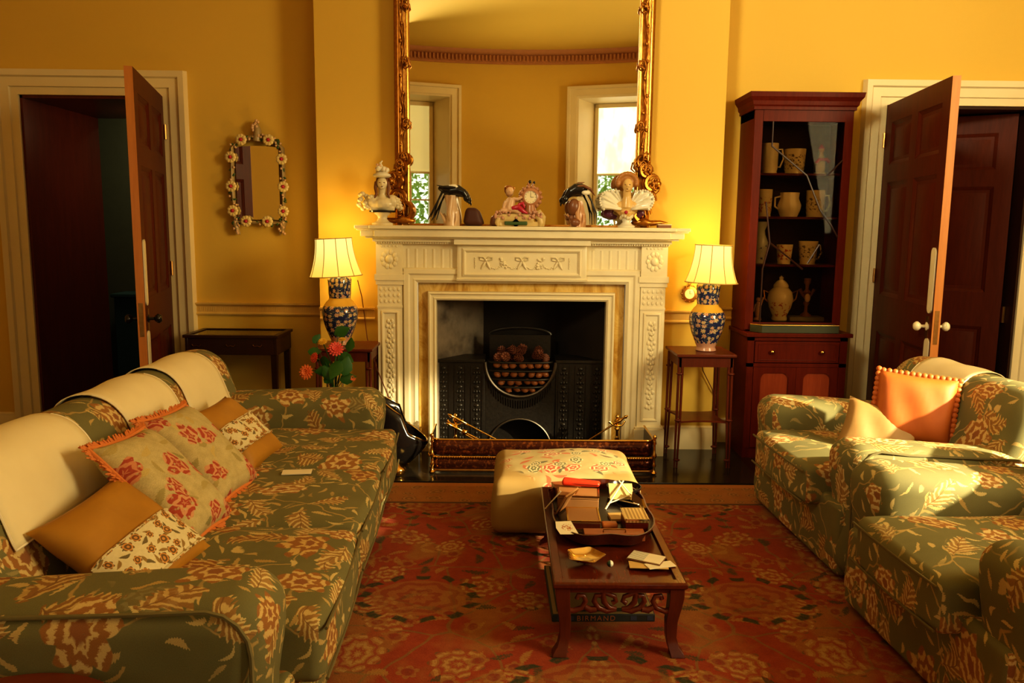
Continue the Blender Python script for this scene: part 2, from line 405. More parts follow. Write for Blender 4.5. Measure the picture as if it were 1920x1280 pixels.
def _rug():
    o = coord(); x, y, z = sep(o); xs = mt('ABSOLUTE', x)   # mirrored left to right like the woven design
    m0 = comb(xs, y); wp = noise(m0, 2.6, 2, col=True); v = vm('ADD', m0, vm('SCALE', vm('SUBTRACT', wp, (.5, .5, .5)), sc=.16))
    n = noise(m0, 22, 4, .65)
    field = mix(n, (.20, .018, .005), (.34, .060, .014))
    field = mix(sst(noise(m0, 3.1, 3), .50, .62) * .8, field, mix(n, (.24, .09, .018), (.34, .15, .035)))
    green = (.050, .050, .018); gold = (.34, .17, .040); fine = noise(m0, 60, 3, .7); br = sst(fine, .34, .52)
    vine = cells(v, 3.3, 2.9, .9, 'DISTANCE_TO_EDGE'); c = mix(sst(vine, .026, .01) * .7, field, mix(n, (.10, .075, .02), (.30, .16, .04)))
    m, aw, u, b, cc = leaf(v, 8.5, 4.4, L=.46, W=.15, ser=.03); c = mix(m * sst(b, .35, .4) * (br * .6 + .25), c, mix(sst(cc, .45, .5), green, gold))
    m, r, w, a, b, cc = flower(v, 3.4, 6.6, size=.44, n=9, rnd=.7)
    ring = mt('SINE', r * 17. + w * 1.6)
    ring = ring + fine - .5; fc = mix(sst(ring, .2, .7), mix(a, (.26, .09, .02), (.34, .15, .04)), (.40, .23, .07)); fc = mix(sst(ring, -.55, -.85), fc, (.28, .05, .02)); fc = mix(sst(r, .86, .95), fc, (.12, .08, .025))
    c = mix(m * sst(cc, .25, .3) * (br * .6 + .3), c, fc)
    m, r, w, a, b, cc = flower(v, 7.5, 3.1, size=.40, n=6, rnd=.9); c = mix(m * sst(cc, .45, .5) * (br * .6 + .2), c, mix(sst(r, .6, .4), (.30, .13, .03), (.20, .03, .012)))
    # green garland rings
    for (cx, cy, rx, ry) in ((.70, 0., .24, .20), (0., -.64, .30, .17), (0., .62, .26, .2), (.72, 1.15, .2, .16), (.72, -1.2, .24, .2)):
        dx = (xs - cx) / rx; dy = (y - cy) / ry
        rr = mt('SQRT', dx * dx + dy * dy); th = mt('ARCTAN2', dy, dx)
        band = sst(mt('ABSOLUTE', rr - 1. + .06 * mt('SINE', th * 9.)), .11, .06) * sst(mt('SINE', th * 13.), -.4, .1)
        inner = sst(rr, .84, .78)
        c = mix(inner * .6, c, mix(sst(mt('SINE', rr * 20. + mt('COSINE', th * 8.) + fine * 3.), 0., .5), (.30, .13, .03), (.22, .055, .014)))
        c = mix(band * (br * .3 + .65), c, (.028, .036, .012))
    # border at the hearth end and down the sides
    ey = sst(y, 1.17, 1.19); ex = sst(xs, 2.1, 2.12); e = mt('MAXIMUM', ey, ex)
    bc = mix(noise(m0, 12, 3), (.28, .10, .02), (.40, .17, .04))
    m, r, w, a, b, cc = flower(v, 8, 1.3, size=.42, n=7, rnd=.3); bc = mix(m * (br * .6 + .1), bc, mix(sst(mt('SINE', r * 12.), 0., .5), (.16, .08, .02), (.38, .20, .06)))
    c = mix(e, c, bc)
    ln = sst(mt('ABSOLUTE', y - 1.18), .016, .008); c = mix(ln, c, (.10, .045, .02))
    ln = sst(mt('ABSOLUTE', y - 1.50), .03, .022); c = mix(ln, c, (.42, .16, .035))
    pile = noise(o, 190, 2); c = mix(.45, c, mix(pile, (.2, .2, .2), (.85, .85, .85)), 'OVERLAY')
    return dict(col=c, rough=.95, bump=pile, bstr=.5, bdist=.003)
RUG = mat('oriental_rug_pile', _rug)
def _imari():
    o = coord(); x, y, z = sep(o); th = mt('ARCTAN2', y, x); v = comb(th * .09, z)
    base = mix(noise(v, 40), (.015, .02, .075), (.03, .045, .15))
    m, r, w, a, b, cc = flower(v, 27, 2.2, size=.45, n=6, rnd=.7)
    c = mix(m, base, mix(sst(mt('SINE', r * 12.), 0., .4), (.66, .56, .38), mix(sst(a, .45, .5), (.55, .30, .06), (.55, .12, .05))))
    m, aw, u, b, cc = leaf(v, 55, 6.1, L=.48, W=.15); c = mix(m * sst(b, .3, .35), c, mix(sst(cc, .5, .55), (.58, .50, .34), (.10, .16, .12)))
    return dict(col=c, rough=.12, coat=.5)
IMARI = mat('blue_floral_porcelain', _imari)
YPORC = flat('yellow_porcelain', (.72, .42, .06), .15)
PPORC = flat('pink_gold_porcelain', (.55, .30, .20), .2)
SHADE = mat('lit_silk_lampshade', lambda: dict(col=(.55, .42, .14), rough=.8, emc=mix(sst(sep(coord())[2], -.13, .10), (.98, .62, .10), (1., .86, .28)), ems=.9))
CREAMP = flat('cream_porcelain', (.74, .64, .42), .25)
WHITEP = flat('white_porcelain', (.80, .74, .58), .2)
PINKP = flat('flesh_porcelain', (.66, .42, .24), .3)
BLACKP = flat('black_porcelain', (.014, .012, .012), .18)
BROWNP = flat('brown_porcelain', (.20, .075, .03), .35)
PURPLE = flat('plum_porcelain', (.10, .02, .05), .25)
CRIMSON = flat('crimson_porcelain', (.45, .02, .05), .25)
GREENP = flat('green_porcelain', (.05, .10, .03), .3)
LEAFM = flat('fresh_green_leaf', (.03, .115, .018), .35)
STEM = flat('green_stem', (.05, .10, .02), .5)
CORAL = flat('coral_petal', (.80, .20, .06), .6)
PINKF = flat('pink_red_petal', (.72, .10, .08), .6)
YELF = flat('yellow_petal', (.75, .45, .05), .6)
NUT = flat('glossy_brown_nut', (.34, .12, .04), .25)
CONE = flat('pine_cone_scale', (.16, .05, .025), .6)
REDL = flat('bright_red_leather', (.75, .045, .015), .35)
PAPER = flat('cream_paper', (.80, .70, .50), .7)
IVORY = flat('ivory_porcelain_plate', (.82, .72, .48), .2)
SILVER = metal('silvered_dish_metal', (.95, .80, .48), .18, (.75, .50, .18))
TAN = flat('tan_leather', (.36, .17, .06), .4)
BLACK = flat('black_lacquer', (.012, .009, .008), .2)
DGREEN = flat('dark_green_cloth_board', (.045, .05, .022), .6)
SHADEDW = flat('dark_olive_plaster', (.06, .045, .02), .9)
TEAL = flat('deep_teal_cloth', (.012, .03, .028), .8)
GARDEN = mat('garden_foliage', lambda: dict(col=mix(noise(coord(), 9, 3), (.12, .26, .03), (.40, .55, .12)), rough=.7))
# ------------------------------------------------------------------ camera, world, lights
cam = bpy.data.cameras.new('camera'); camo = bpy.data.objects.new('camera', cam); COL.objects.link(camo)
cam.sensor_width = 36; cam.lens = 36 * 1500 / 1920; cam.clip_start = .05
camo.matrix_world = Matrix.Translation((0, 0, 1.55)) @ (RZ(-.57) @ RX(90 - 7.97) @ RZ(.6))
SC.camera = camo
SC.view_settings.view_transform = 'Standard'; SC.view_settings.look = 'Medium High Contrast'; SC.view_settings.exposure = 0.0; SC.view_settings.gamma = 1.0
w = bpy.data.worlds.new('daylight'); SC.world = w; w.use_nodes = True
w.node_tree.nodes['Background'].inputs[0].default_value = (.92, 1., .80, 1); w.node_tree.nodes['Background'].inputs[1].default_value = 1.6
def area(name, loc, tgt, size, power, col, spread=180):
    l = bpy.data.lights.new(name, 'AREA'); l.shape = 'RECTANGLE'; l.size, l.size_y = size; l.energy = power; l.color = col; l.spread = R(spread)
    o = bpy.data.objects.new(name, l); COL.objects.link(o); o.location = loc
    o.rotation_euler = (Vector(tgt) - Vector(loc)).to_track_quat('-Z', 'Y').to_euler(); return o
def spot(name, loc, tgt, ang, power, col, rad=.05, blend=.3):
    l = bpy.data.lights.new(name, 'SPOT'); l.energy = power; l.color = col; l.spot_size = R(ang); l.spot_blend = blend; l.shadow_soft_size = rad
    o = bpy.data.objects.new(name, l); COL.objects.link(o); o.location = loc
    o.rotation_euler = (Vector(tgt) - Vector(loc)).to_track_quat('-Z', 'Y').to_euler(); return o
area('right_daylight_standin', (4.15, 1.35, 2.45), (-.6, 3.9, .7), (1.3, 1.9), 188, (1., .83, .45))  # area lamp inside the room, added in place of daylight from the right
area('right_wall_fill', (-1.6, .3, 3.8), (3.6, 5.8, 2.9), (.8, .8), 34, (1., .90, .58), 70)  # unseen lamp high in the room, added to brighten the right wall
area('ceiling_fill', (0.3, .2, 2.9), (.8, .0, 4.3), (2.2, 1.4), 9, (1., .82, .42))  # added upward fill that brightens the ceiling
area('overhead_fill', (.3, 3.2, 4.1), (.3, 3.2, 0), (4.5, 3.2), 16, (1., .72, .30))  # added fill lamp below the ceiling, facing down
spot('sun_standin_spot', (4.2, 1.9, 2.0), (1.85, 3.45, .66), 25, 2300, (1., .86, .52), .04, .35)  # spot lamp inside the room, added in place of low sunlight

# ------------------------------------------------------------------ the room
YB, YA = 5.55, 5.80        # chimney breast face, alcove wall face
m = MB(); m.box(-4.4, -2.2, -.1, 4.7, 9.5, 0); struct(m.build('floor', FLOOR, smooth=0))
m = MB(); m.box(-4.4, -2.2, 4.19, 4.7, 5.95, 4.35); struct(m.build('ceiling', CEIL, smooth=0))
m = MB()
DL = (-3.40, -2.40); DR = (2.68, 3.74); DH = 2.445
m.box(-4.3, YA, 0, DL[0], 5.95, 4.19).box(DL[0], YA, DH, DL[1], 5.95, 4.19).box(DL[1], YA, 0, -1.28, 5.95, 4.19)
m.box(1.48, YA, 0, DR[0], 5.95, 4.19).box(DR[0], YA, DH, DR[1], 5.95, 4.19).box(DR[1], YA, 0, 4.55, 5.95, 4.19)
m.box(-1.28, YB, 0, -.60, 5.95, 4.19).box(.82, YB, 0, 1.48, 5.95, 4.19).box(-.60, YB, 1.19, .82, 5.95, 4.19)
struct(m.build('wall_back', WALL, smooth=0))
m = MB(); m.box(-4.19, .35, 0, -4.1, 5.85, 4.19); struct(m.build('wall_left', WALL, smooth=0))
m = MB(); m.box(4.34, .35, 0, 4.5, 5.85, 4.19); struct(m.build('wall_right', WALL, smooth=0))
# bowed wall behind the camera, seen in the overmantel mirror
BC = (.12, 3.94); BR = 5.5
def arc(a, r=BR): return (BC[0] + r * sin(R(a)), BC[1] - r * cos(R(a)))
def arcpatch(mb, a0, a1, z0, z1):
    n = max(2, int((a1 - a0) / 1.5))
    mb.grid([[arc(a0 + (a1 - a0) * i / n) + (z,) for z in (z0, z1)] for i in range(n + 1)])
m = MB(); O = (10.3, 27.3)
for s0, s1 in ((-50.5, -O[1]), (-O[0], O[0]), (O[1], 50.5)): arcpatch(m, s0, s1, 0, 4.19)
for s in (-1, 1):
    a, b = sorted((s * O[0], s * O[1])); arcpatch(m, a, b, 0, .55); arcpatch(m, a, b, 3.5, 4.19)
struct(m.build('wall_front', WALL))
# cornice
def sweep_arc(mb, prof, a0=-50.5, a1=50.5, n=70):
    mb.grid([[arc(a0 + (a1 - a0) * i / n, BR - o) + (z,) for o, z in prof] for i in range(n + 1)])
CORN = flat('tan_cornice_plaster', (.50, .22, .085), .6)
m = MB(); sweep_arc(m, [(0, 4.0), (.03, 4.0), (.03, 4.025), (.05, 4.03), (.05, 4.12), (.09, 4.135), (.13, 4.16), (.14, 4.19)])
for i in range(170):
    a = -50 + 100 * i / 169; x, y = arc(a, BR - .065)
    m.push(T(x, y, 4.075) @ RZ(a)).box(-.012, -.025, -.04, .012, .025, .04).pop()
struct(m.build('trim_1', CORN))
m = MB()
pc = [(0, 0), (.03, 0), (.03, .03), (.06, .04), (.06, .11), (.13, .14), (.14, .19), (0, .19)]
m.run((-4.1, YA, 4.0), (-1.28, YA, 4.0), pc).run((-1.28, YB, 4.0), (1.48, YB, 4.0), pc).run((1.48, YA, 4.0), (4.34, YA, 4.0), pc)
struct(m.build('trim_2', CORN))
# bay windows
for i, s in enumerate((-1, 1)):
    a = s * 18.8; x, y = arc(a)
    e = sempty('window_%d' % (i + 1)); M_ = T(x, y, 0) @ RZ(a + 180)
    cas = [(0, 0), (0, .02), (.03, .03), (.03, .045), (.12, .045), (.13, .07), (.17, .07), (.17, -.05)]
    b = MB(); b.push(M_).frame(-.81, .35, .81, 3.5, [(o_, d_ + (.12 if o_ < .17 or d_ > 0 else 0)) for o_, d_ in cas], 0.02, closed=False); b.build('window_casing', TRIM, e)
    b = MB(); b.push(M_)
    for q in (-1, 1): b.grid([[(q * .82, -.12, z), (q * .64, .3, z)] for z in (.5, 3.5)])
    b.grid([[(-.82, -.12, 3.5), (-.64, .3, 3.46)], [(.82, -.12, 3.5), (.64, .3, 3.46)]])
    b.box(-.84, -.06, .5, .84, .3, .55)
    b.build('window_reveal', TRIM, e, smooth=0)
    b = MB(); b.push(M_)
    for q in (-1, 1): b.box(q * .64, .24, .55, q * .585, .34, 3.46)
    b.box(-.64, .24, 3.40, .64, .34, 3.46).box(-.64, .25, 2.39, .64, .33, 2.45).box(-.64, .25, .55, .64, .33, .63)
    for q in (-.30, 0, .30): b.box(q - .012, .27, .6, q + .012, .30, 3.4)
    for z in (1.06, 1.53, 1.99, 2.91): b.box(-.6, .27, z - .012, .6, .30, z + .012)
    b.build('sash_frame', TRIM, e, smooth=0)
    b = MB(); b.push(M_).box(-.59, .283, .6, .59, .287, 2.41); b.build('window_pane', GLASS, e, smooth=0)
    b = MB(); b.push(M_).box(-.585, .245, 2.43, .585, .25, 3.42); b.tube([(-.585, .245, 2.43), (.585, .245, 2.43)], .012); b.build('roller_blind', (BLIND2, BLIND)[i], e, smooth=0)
    # foliage outside the lower panes
    g = MB(); rnd = random.Random(5 + i)
    c = M_ @ Vector((0, 2.4, 0))
    for k in range(2600):
        th = rnd.uniform(0, 6.28); ph = acos(rnd.uniform(-1, 1)); rr = rnd.uniform(.75, 1) * (1 + .18 * sin(5 * th) * sin(4 * ph))
        p = Vector((c.x + 1.5 * rr * sin(ph) * cos(th), c.y + 1.0 * rr * sin(ph) * sin(th), 1.62 + 1.35 * rr * cos(ph)))
        g.push(T(*p) @ Matrix.Rotation(rnd.uniform(0, 6.28), 4, Vector((rnd.uniform(-1, 1), rnd.uniform(-1, 1), rnd.uniform(-1, 1) + .01)).normalized()))
        s_ = rnd.uniform(.04, .09); g.add([(-s_, 0, 0), (0, -s_ * .45, 0), (s_, 0, 0), (0, s_ * .45, 0)], [(0, 1, 2, 3)]); g.pop()
    g.tube([(c.x, c.y, -.1), (c.x, c.y, .9)], [.07, .05])
    tag(g.build('garden_shrub', GARDEN, smooth=0, weld=False), ('leafy green garden shrub outside the left bay window in the mirror', 'leafy green garden shrub outside the right bay window in the mirror')[i], 'shrub')
m = MB(); m.box(-9, -12, -.25, 9, -2.3, -.1); tag(m.build('garden_lawn', GARDEN, smooth=0), 'green lawn outside the bay windows', 'lawn', kind='stuff')

# dado rail and skirting
dado = [(0, .0), (.014, .0), (.018, .01), (.014, .018), (.008, .022), (.008, .062), (.014, .066), (.030, .078), (.032, .088), (0, .09)]
for k, (x0, x1, y) in enumerate(((-2.23, -1.28, YA), (-1.28, -.90, YB), (1.10, 1.48, YB), (1.48, 1.66, YA), (3.9, 4.34, YA))):
    m = MB(); m.run((x0, y, .915), (x1, y, .915), dado)
    n = int((x1 - x0) / .013)
    for j in range(n): m.box(x0 + .013 * j, y - .011, .940, x0 + .013 * j + .006, y - .006, .974)
    struct(m.build('trim_%d' % (k + 3), flat('dado_paint', (.74, .49, .14), .5) if k == 0 else bpy.data.materials['dado_paint'], smooth=30))
skirt = [(0, 0), (.022, 0), (.022, .14), (.014, .155), (.014, .17), (0, .18)]
m = MB()
for (x0, x1, y) in ((-2.23, -1.28, YA), (-1.30, -.90, YB), (1.12, 1.50, YB), (1.48, 2.52, YA), (3.9, 4.34, YA), (-4.1, -3.56, YA)): m.run((x0, y, 0), (x1, y, 0), skirt)
struct(m.build('baseboard_back', TRIM, smooth=30))
# passage rooms beyond the doors
def room(name, x0, x1, y0, y1, z1, mt_, kind=1):
    m = MB(); t = .05
    m.box(x0 - t, y0, 0, x0, y1, z1).box(x1, y0, 0, x1 + t, y1, z1).box(x0 - t, y1, 0, x1 + t, y1 + t, z1).box(x0 - t, y0, z1, x1 + t, y1, z1 + t)
    return struct(m.build(name, mt_, smooth=0))
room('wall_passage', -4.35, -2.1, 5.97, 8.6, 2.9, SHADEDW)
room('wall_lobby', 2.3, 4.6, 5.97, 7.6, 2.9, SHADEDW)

# ------------------------------------------------------------------ doors
def leaf_mesh(W, Hh, t=.045):
    """six-panelled door leaf, hinge at x=0, z from .01 up"""
    b = MB(); s = .115; mid = .11
    xs = [(s, W / 2 - mid / 2), (W / 2 + mid / 2, W - s)]; zs = [(.22, .86), (1.12, 1.90), (2.02, Hh - .13)]
    b.box(0, -t / 2, .01, s, t / 2, Hh).box(W - s, -t / 2, .01, W, t / 2, Hh).box(W / 2 - mid / 2, -t / 2, .01, W / 2 + mid / 2, t / 2, Hh)
    for z0, z1 in ((.01, .22), (.86, 1.12), (1.90, 2.02), (Hh - .13, Hh)):
        for x0, x1 in xs: b.box(x0, -t / 2, z0, x1, t / 2, z1)
    for x0, x1 in xs:
        for z0, z1 in zs:
            b.box(x0, -.008, z0, x1, .008, z1)
            for sg in (-1, 1):
                g = .045
                P = [[(x0 + g, sg * .008, z0 + g), (x0 + g + .03, sg * .017, z0 + g + .03)], [(x1 - g, sg * .008, z0 + g), (x1 - g - .03, sg * .017, z0 + g + .03)],
                     [(x1 - g, sg * .008, z1 - g), (x1 - g - .03, sg * .017, z1 - g - .03)], [(x0 + g, sg * .008, z1 - g), (x0 + g + .03, sg * .017, z1 - g - .03)]]
                b.grid(P, closeu=True)
                b.add([p[1] for p in P], [(0, 1, 2, 3)])
                fr = [(0, .0), (0, .012), (-.02, .004), (-.024, 0)]
                b.push(Matrix.Diagonal((1, sg, 1, 1))); b.frame(x0, z0, x1, z1, [(o, d) for o, d in fr], -.008 + .0); b.pop()
    return b
def knob(b, x, y, z, d, r=.028):
    """round knob projecting along d*Y"""
    b.push(T(x, y, z) @ RX(-90 * d)).lathe([(.026, 0), (.026, .006), (.010, .012), (.009, .035), (.018, .042), (r, .055), (r, .066), (.018, .078), (0, .080)], seg=16).pop()
def plate(b, x, y, z0, z1, d, w=.032):
    h = w
    pts = [(x + w * cos(a) , z1 - h + h * sin(a)) for a in [R(k) for k in range(0, 181, 20)]] + [(x + w * cos(a), z0 + h + h * sin(a)) for a in [R(k) for k in range(180, 361, 20)]]
    vs = [(px, y, pz) for px, pz in pts] + [(px, y + d * .008, pz) for px, pz in pts]; n = len(pts)
    b.add(vs, [tuple(range(n)), tuple(range(n, 2 * n))] + [(i, (i + 1) % n, n + (i + 1) % n, n + i) for i in range(n)])
casing = [(0, .06), (0, .02 + .06), (.05, .022 + .06), (.055, .036 + .06), (.115, .038 + .06), (.125, .055 + .06), (.165, .06 + .06), (.172, .05), (.172, 0)]
casing = [(o, max(0, d - .06)) for o, d in casing]
def door(idx, x0, x1, hinge, free, label, lmat, edge, side, lining_mat):
    e = sempty('door_%d' % idx); e['label'] = label
    b = MB(); b.frame(x0, 0, x1, DH, casing, YA, closed=False)
    b.box(x0 - .11, YA - .024, DH + .110, x1 + .11, YA, DH + .118)
    for j in range(int((x1 - x0 + .2) / .016)): b.box(x0 - .10 + .016 * j, YA - .045, DH + .132, x0 - .10 + .016 * j + .008, YA - .03, DH + .150)
    b.build('door_casing', TRIM, e, smooth=30)
    b = MB(); b.box(x0 - .002, YA, 0, x0 + .018, 6.85, DH).box(x1 - .018, YA, 0, x1 + .002, 6.85, DH).box(x0, YA, DH - .02, x1, 6.85, DH + .002)
    b.build('door_lining', lining_mat, e, smooth=0)
    dx, dy = free[0] - hinge[0], free[1] - hinge[1]; W = hypot(dx, dy)
    M_ = T(hinge[0], hinge[1], 0) @ Matrix.Rotation(atan2(dy, dx), 4, 'Z')
    Hh = DH - .005
    lf = leaf_mesh(W, Hh).build('door_leaf', lmat, e, smooth=30); lf.matrix_local = M_
    b = MB(); b.box(W, -.0225, .01, W + .003, .0225, Hh); ed = b.build('leaf_edge', edge, e, smooth=0); ed.matrix_local = M_; ed['label'] = 'bare orange pine edge of the door'
    for d in (-1, 1):
        b = MB(); knob(b, W - .07, d * .0225, 1.0, d); k = b.build('door_knob', IVORY if idx == 2 else BLACK, e, smooth=50); k.matrix_local = M_
    for z0, z1 in ((1.08, 1.47), (.55, .93)):
        b = MB(); plate(b, W - .05, side * .0225, z0, z1, side); k = b.build('finger_plate', IVORY, e, smooth=0); k.matrix_local = M_
    b = MB(); b.box(W + .003, -.012, .90, W + .005, .012, 1.10); b.box(W - .09, side * .0225, .93, W - .05, side * .028, 1.06); k = b.build('lock_plate', DBRASS, e, smooth=0); k.matrix_local = M_
    b = MB()
    for z in (.25, 1.25, 2.2): b.tube([(0, -side * .0 + side * .03, z - .05), (0, side * .03, z + .05)], .010)
    k = b.build('hinge', DBRASS, e); k.matrix_local = M_
    return e
door(1, DL[0], DL[1], (-2.415, 5.765), (-2.135, 4.70), 'six-panelled brown door standing open beside the small flowered mirror', REDWOOD, PINE, 1, MAHOG)
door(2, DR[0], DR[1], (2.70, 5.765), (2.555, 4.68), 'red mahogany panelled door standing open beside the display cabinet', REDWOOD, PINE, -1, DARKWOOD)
# second door beyond the right opening
e = sempty('door_3'); e['label'] = 'inner red mahogany panelled door seen through the right doorway'
W = 1.0
M_ = T(3.712, 5.93, 0) @ RZ(150)
lf = leaf_mesh(W, DH - .03).build('door_leaf', REDWOOD, e, smooth=30); lf.matrix_local = M_
b = MB(); b.box(3.700, 5.885, .9, 3.72, 5.905, 1.02); b.build('hinge', DBRASS, e, smooth=0)
# dim things in the dark left passage
m = MB(); m.box(-4.0, 8.2, 0, -2.7, 8.5, .82).box(-4.02, 8.17, .82, -2.68, 8.52, .86); tag(m.build('passage_chest', TEAL, bevel=.01), 'dark teal covered chest in the dim passage beyond the left door', 'chest')
area('passage_fill', (-3.0, 7.9, 2.7), (-3.6, 8.6, 1.2), (.5, .4), 12, (.9, 1., .6))  # unseen fill added to lift the dark end of the passage
area('lining_fill', (-2.55, 6.5, 2.3), (-3.4, 6.3, 1.2), (.3, .3), 3.0, (1., .6, .3))  # unseen lamp added to brighten the left door lining
area('lobby_glow', (3.2, 6.6, 2.7), (3.3, 6.2, .8), (.4, .4), 4.0, (1., .6, .4))
# ------------------------------------------------------------------ rug
m = MB(); m.rbox((0, 0, 0), (2.5, 1.54, .006), .004, n=4, na=2)
o = m.build('oriental_rug', RUG, smooth=60); o.location = (.35, 3.19, .007)
tag(o, 'red and gold patterned oriental rug covering the floor between sofa and armchairs', 'rug')
# the rug runs on under the camera
m = MB(); m.box(-.9, 4.76, 0, 1.62, 5.55, .012); tag(m.build('hearth_slab', HEARTH, smooth=0, bevel=.003), 'black slate hearth slab under the brass fender', 'hearth')

# ------------------------------------------------------------------ upholstered seating
def seating(name, label, cat, L, D, ah, at, nc, bh, slope, loc, rz, group, seatz=.47, uo=0, ov=0.03):
    """local frame: front at x=0 facing +x, back toward -x, length along y"""
    r = thing(name, label, cat, loc, rz, group)
    m = MB(); m.rbox((-D / 2 - .02, L / 2, .185), (D / 2 - .03, L / 2 - .06, .165), .03, n=10, uo=(uo, 1)); m.build('seat_base', CHINTZ, r, smooth=60)
    for y0, sg in ((at / 2, -1), (L - at / 2, 1)):
        def arm(p, h, sg=sg):
            x, y, z = p
            f = (z / h[2] + 1) / 2
            k = (h[0] - x) / (2 * h[0])
            z2 = z - f * slope * k
            y2 = y * (1 + .10 * max(0, f - .5) * 2) + .006 * sin(6 * x + sg)
            x2 = x + .012 * sin(3 * f * pi) * (1 if x > 0 else 0)
            return (x2, y2, z2 + .006 * sin(5 * x) * f)
        m = MB(); m.rbox((-D / 2 - .03, y0, ah / 2 + .010), (D / 2 - .03, at / 2, ah / 2 - .010), .085, n=10, fn=arm, uo=(uo + y0, .3)); a = m.build('arm', CHINTZ, r, smooth=80)
        # piping on the outer face
        yy = y0 + sg * (at / 2 + .000); zt = ah - .045; pts = []
        xf = -.122; rr = .10; zt = ah - .032; yy = y0 + sg * (at / 2 - .018)
        pts = [(xf + .035, yy + sg * .002, .07), (xf + .035, yy + sg * .004, zt - rr)] + [(xf + .035 - rr + rr * cos(R(k)), yy + sg * .004 - sg * .02 * (k / 90) * 0, zt - rr + rr * sin(R(k)) + .012 * k / 90) for k in (22, 45, 67, 90)]
        pts += [(-D * f, yy + sg * .004, zt + .012 - slope * f) for f in (.3, .5, .7, .95)]
        pts = [(p[0], p[1] + sg * (.010 if p[2] > ah * .6 else 0), p[2]) for p in pts]
        m = MB(); m.tube(pts, .006, seg=6); m.build('piping', PIPING, a, smooth=60)
    # back: swept profile with a fat rolled top
    prof = [(-D + .02, .07), (-D - .03, .35), (-D - .06, bh - .18), (-D - .055, bh - .09), (-D - .02, bh - .025), (-D + .05, bh), (-D + .13, bh - .015), (-D + .19, bh - .07), (-D + .225, bh - .15), (-D + .27, bh - .28), (-D + .35, .46), (-D + .40, .36), (-D + .38, .07)]
    # smooth resample
    def cr(P, n=4):
        out = []
        for i in range(len(P) - 1):
            p0, p1, p2, p3 = [Vector(P[max(0, min(len(P) - 1, i + q))]) for q in (-1, 0, 1, 2)]
            for k in range(n):
                t = k / n; out.append(.5 * ((2 * p1) + (p2 - p0) * t + (2 * p0 - 5 * p1 + 4 * p2 - p3) * t * t + (3 * p1 - p0 - 3 * p2 + p3) * t ** 3))
        out.append(Vector(P[-1])); return out
    PR = cr(prof); cen = Vector((-D + .08, bh - .30)); ys = []
    e0 = at * .12
    ring = [(0, .70), (.015, .84), (.04, .94), (.08, .985), (.12, 1)]
    ys = [(e0 + a_, s) for a_, s in ring] + [(e0 + .12 + (L - 2 * e0 - .24) * k / 12, 1 + .006 * sin(k * 2.1)) for k in range(1, 12)] + [(L - e0 - a_, s) for a_, s in ring[::-1]]
    arc_ = [0]
    for i in range(1, len(PR)): arc_.append(arc_[-1] + (PR[i] - PR[i - 1]).length)
    P = [[(cen.x + (q.x - cen.x) * s, y, max(.06, cen.y + (q.y - cen.y) * s)) for q in PR] for y, s in ys]
    m = MB(); m.grid(P, uvf=lambda i, j: (arc_[j] + uo + .4, ys[i][0] + ov * 7))
    n = len(PR); o_ = len(m.v) - n * len(P)
    m.f.append([o_ + k for k in range(n)]); m.uv.append(None); m.f.append([o_ + (len(P) - 1) * n + k for k in range(n)][::-1]); m.uv.append(None)
    m.build('back', CHINTZ, r, smooth=80)
    # seat cushions
    w = (L - 2 * at - .01) / nc
    for k in range(nc):
        yc = at + .005 + w * (k + .5)
        def cu(p, h, k=k):
            x, y, z = p; u = x / h[0]; v = y / h[1]
            b = (1 - u ** 4) * (1 - v ** 4)
            return (x + (.02 * (1 - v * v) if x > 0 else 0), y, z + (.022 * b if z > 0 else 0) - .012 * exp(-((u + .1) ** 2 + v * v) * 18) * (z > 0) + .004 * sin(9 * x + 5 * y + k) * (z > 0))
        m = MB(); m.rbox((-.36, yc, seatz - .085), (.385, w / 2 - .003, .095), .035, n=12, fn=cu, uo=(uo + .17 * k, .5 * k)); c = m.build('seat_cushion', CHINTZ, r, smooth=80)
        m = MB()
        for zz in (.070, -.075):
            q = [(-.36 + .385 + .012, yc + w / 2 * t, seatz - .085 + zz) for t in (-.97, -.5, 0, .5, .97)]
            q = [(a_ + .006 * (1 - (2 * i / 4 - 1) ** 2), b_, c_) for i, (a_, b_, c_) in enumerate(q)]
            m.tube(q, .005, seg=6)
        m.build('piping', PIPING, c, smooth=60)
    for sx in (-.14, -D + .10):
        for sy in (.12, L - .12): m = MB(); m.lathe([(.022, 0), (.03, .01), (.026, .04)], c=(sx, sy, 0), seg=12); m.build('foot', DARKWOOD, r)
    return r, PR, arc_
SL = 2.64
sofa, PR, ARC = seating('sofa', 'long green floral upholstered sofa along the left with cream cloths over its back', 'sofa', SL, 1.10, .67, .26, 3, .89, .015,
    (-.50, 1.76, 0.013), R(2.2), None, .48)
armchair, PRC, ARCC = seating('armchair', 'green floral armchair nearest the fireplace holding the orange and tan cushions', 'armchair', 1.20, 1.02, .63, .25, 1, .86, .05,
    (1.39, 4.50, .013), R(182), 'matching floral armchairs on the right', .46, uo=1.3)
armchair2, _, _ = seating('armchair', 'nearer green floral armchair at the right edge with empty sunlit seat', 'armchair', 1.13, 1.02, .63, .27, 1, .86, .05,
    (1.365, 3.20, .013), R(182), 'matching floral armchairs on the right', .46, uo=3.1, ov=.2)
MS = Matrix.Translation((-.50, 1.76, 0.013)) @ RZ(2.2); MC = Matrix.Translation((1.39, 4.50, .013)) @ RZ(182)
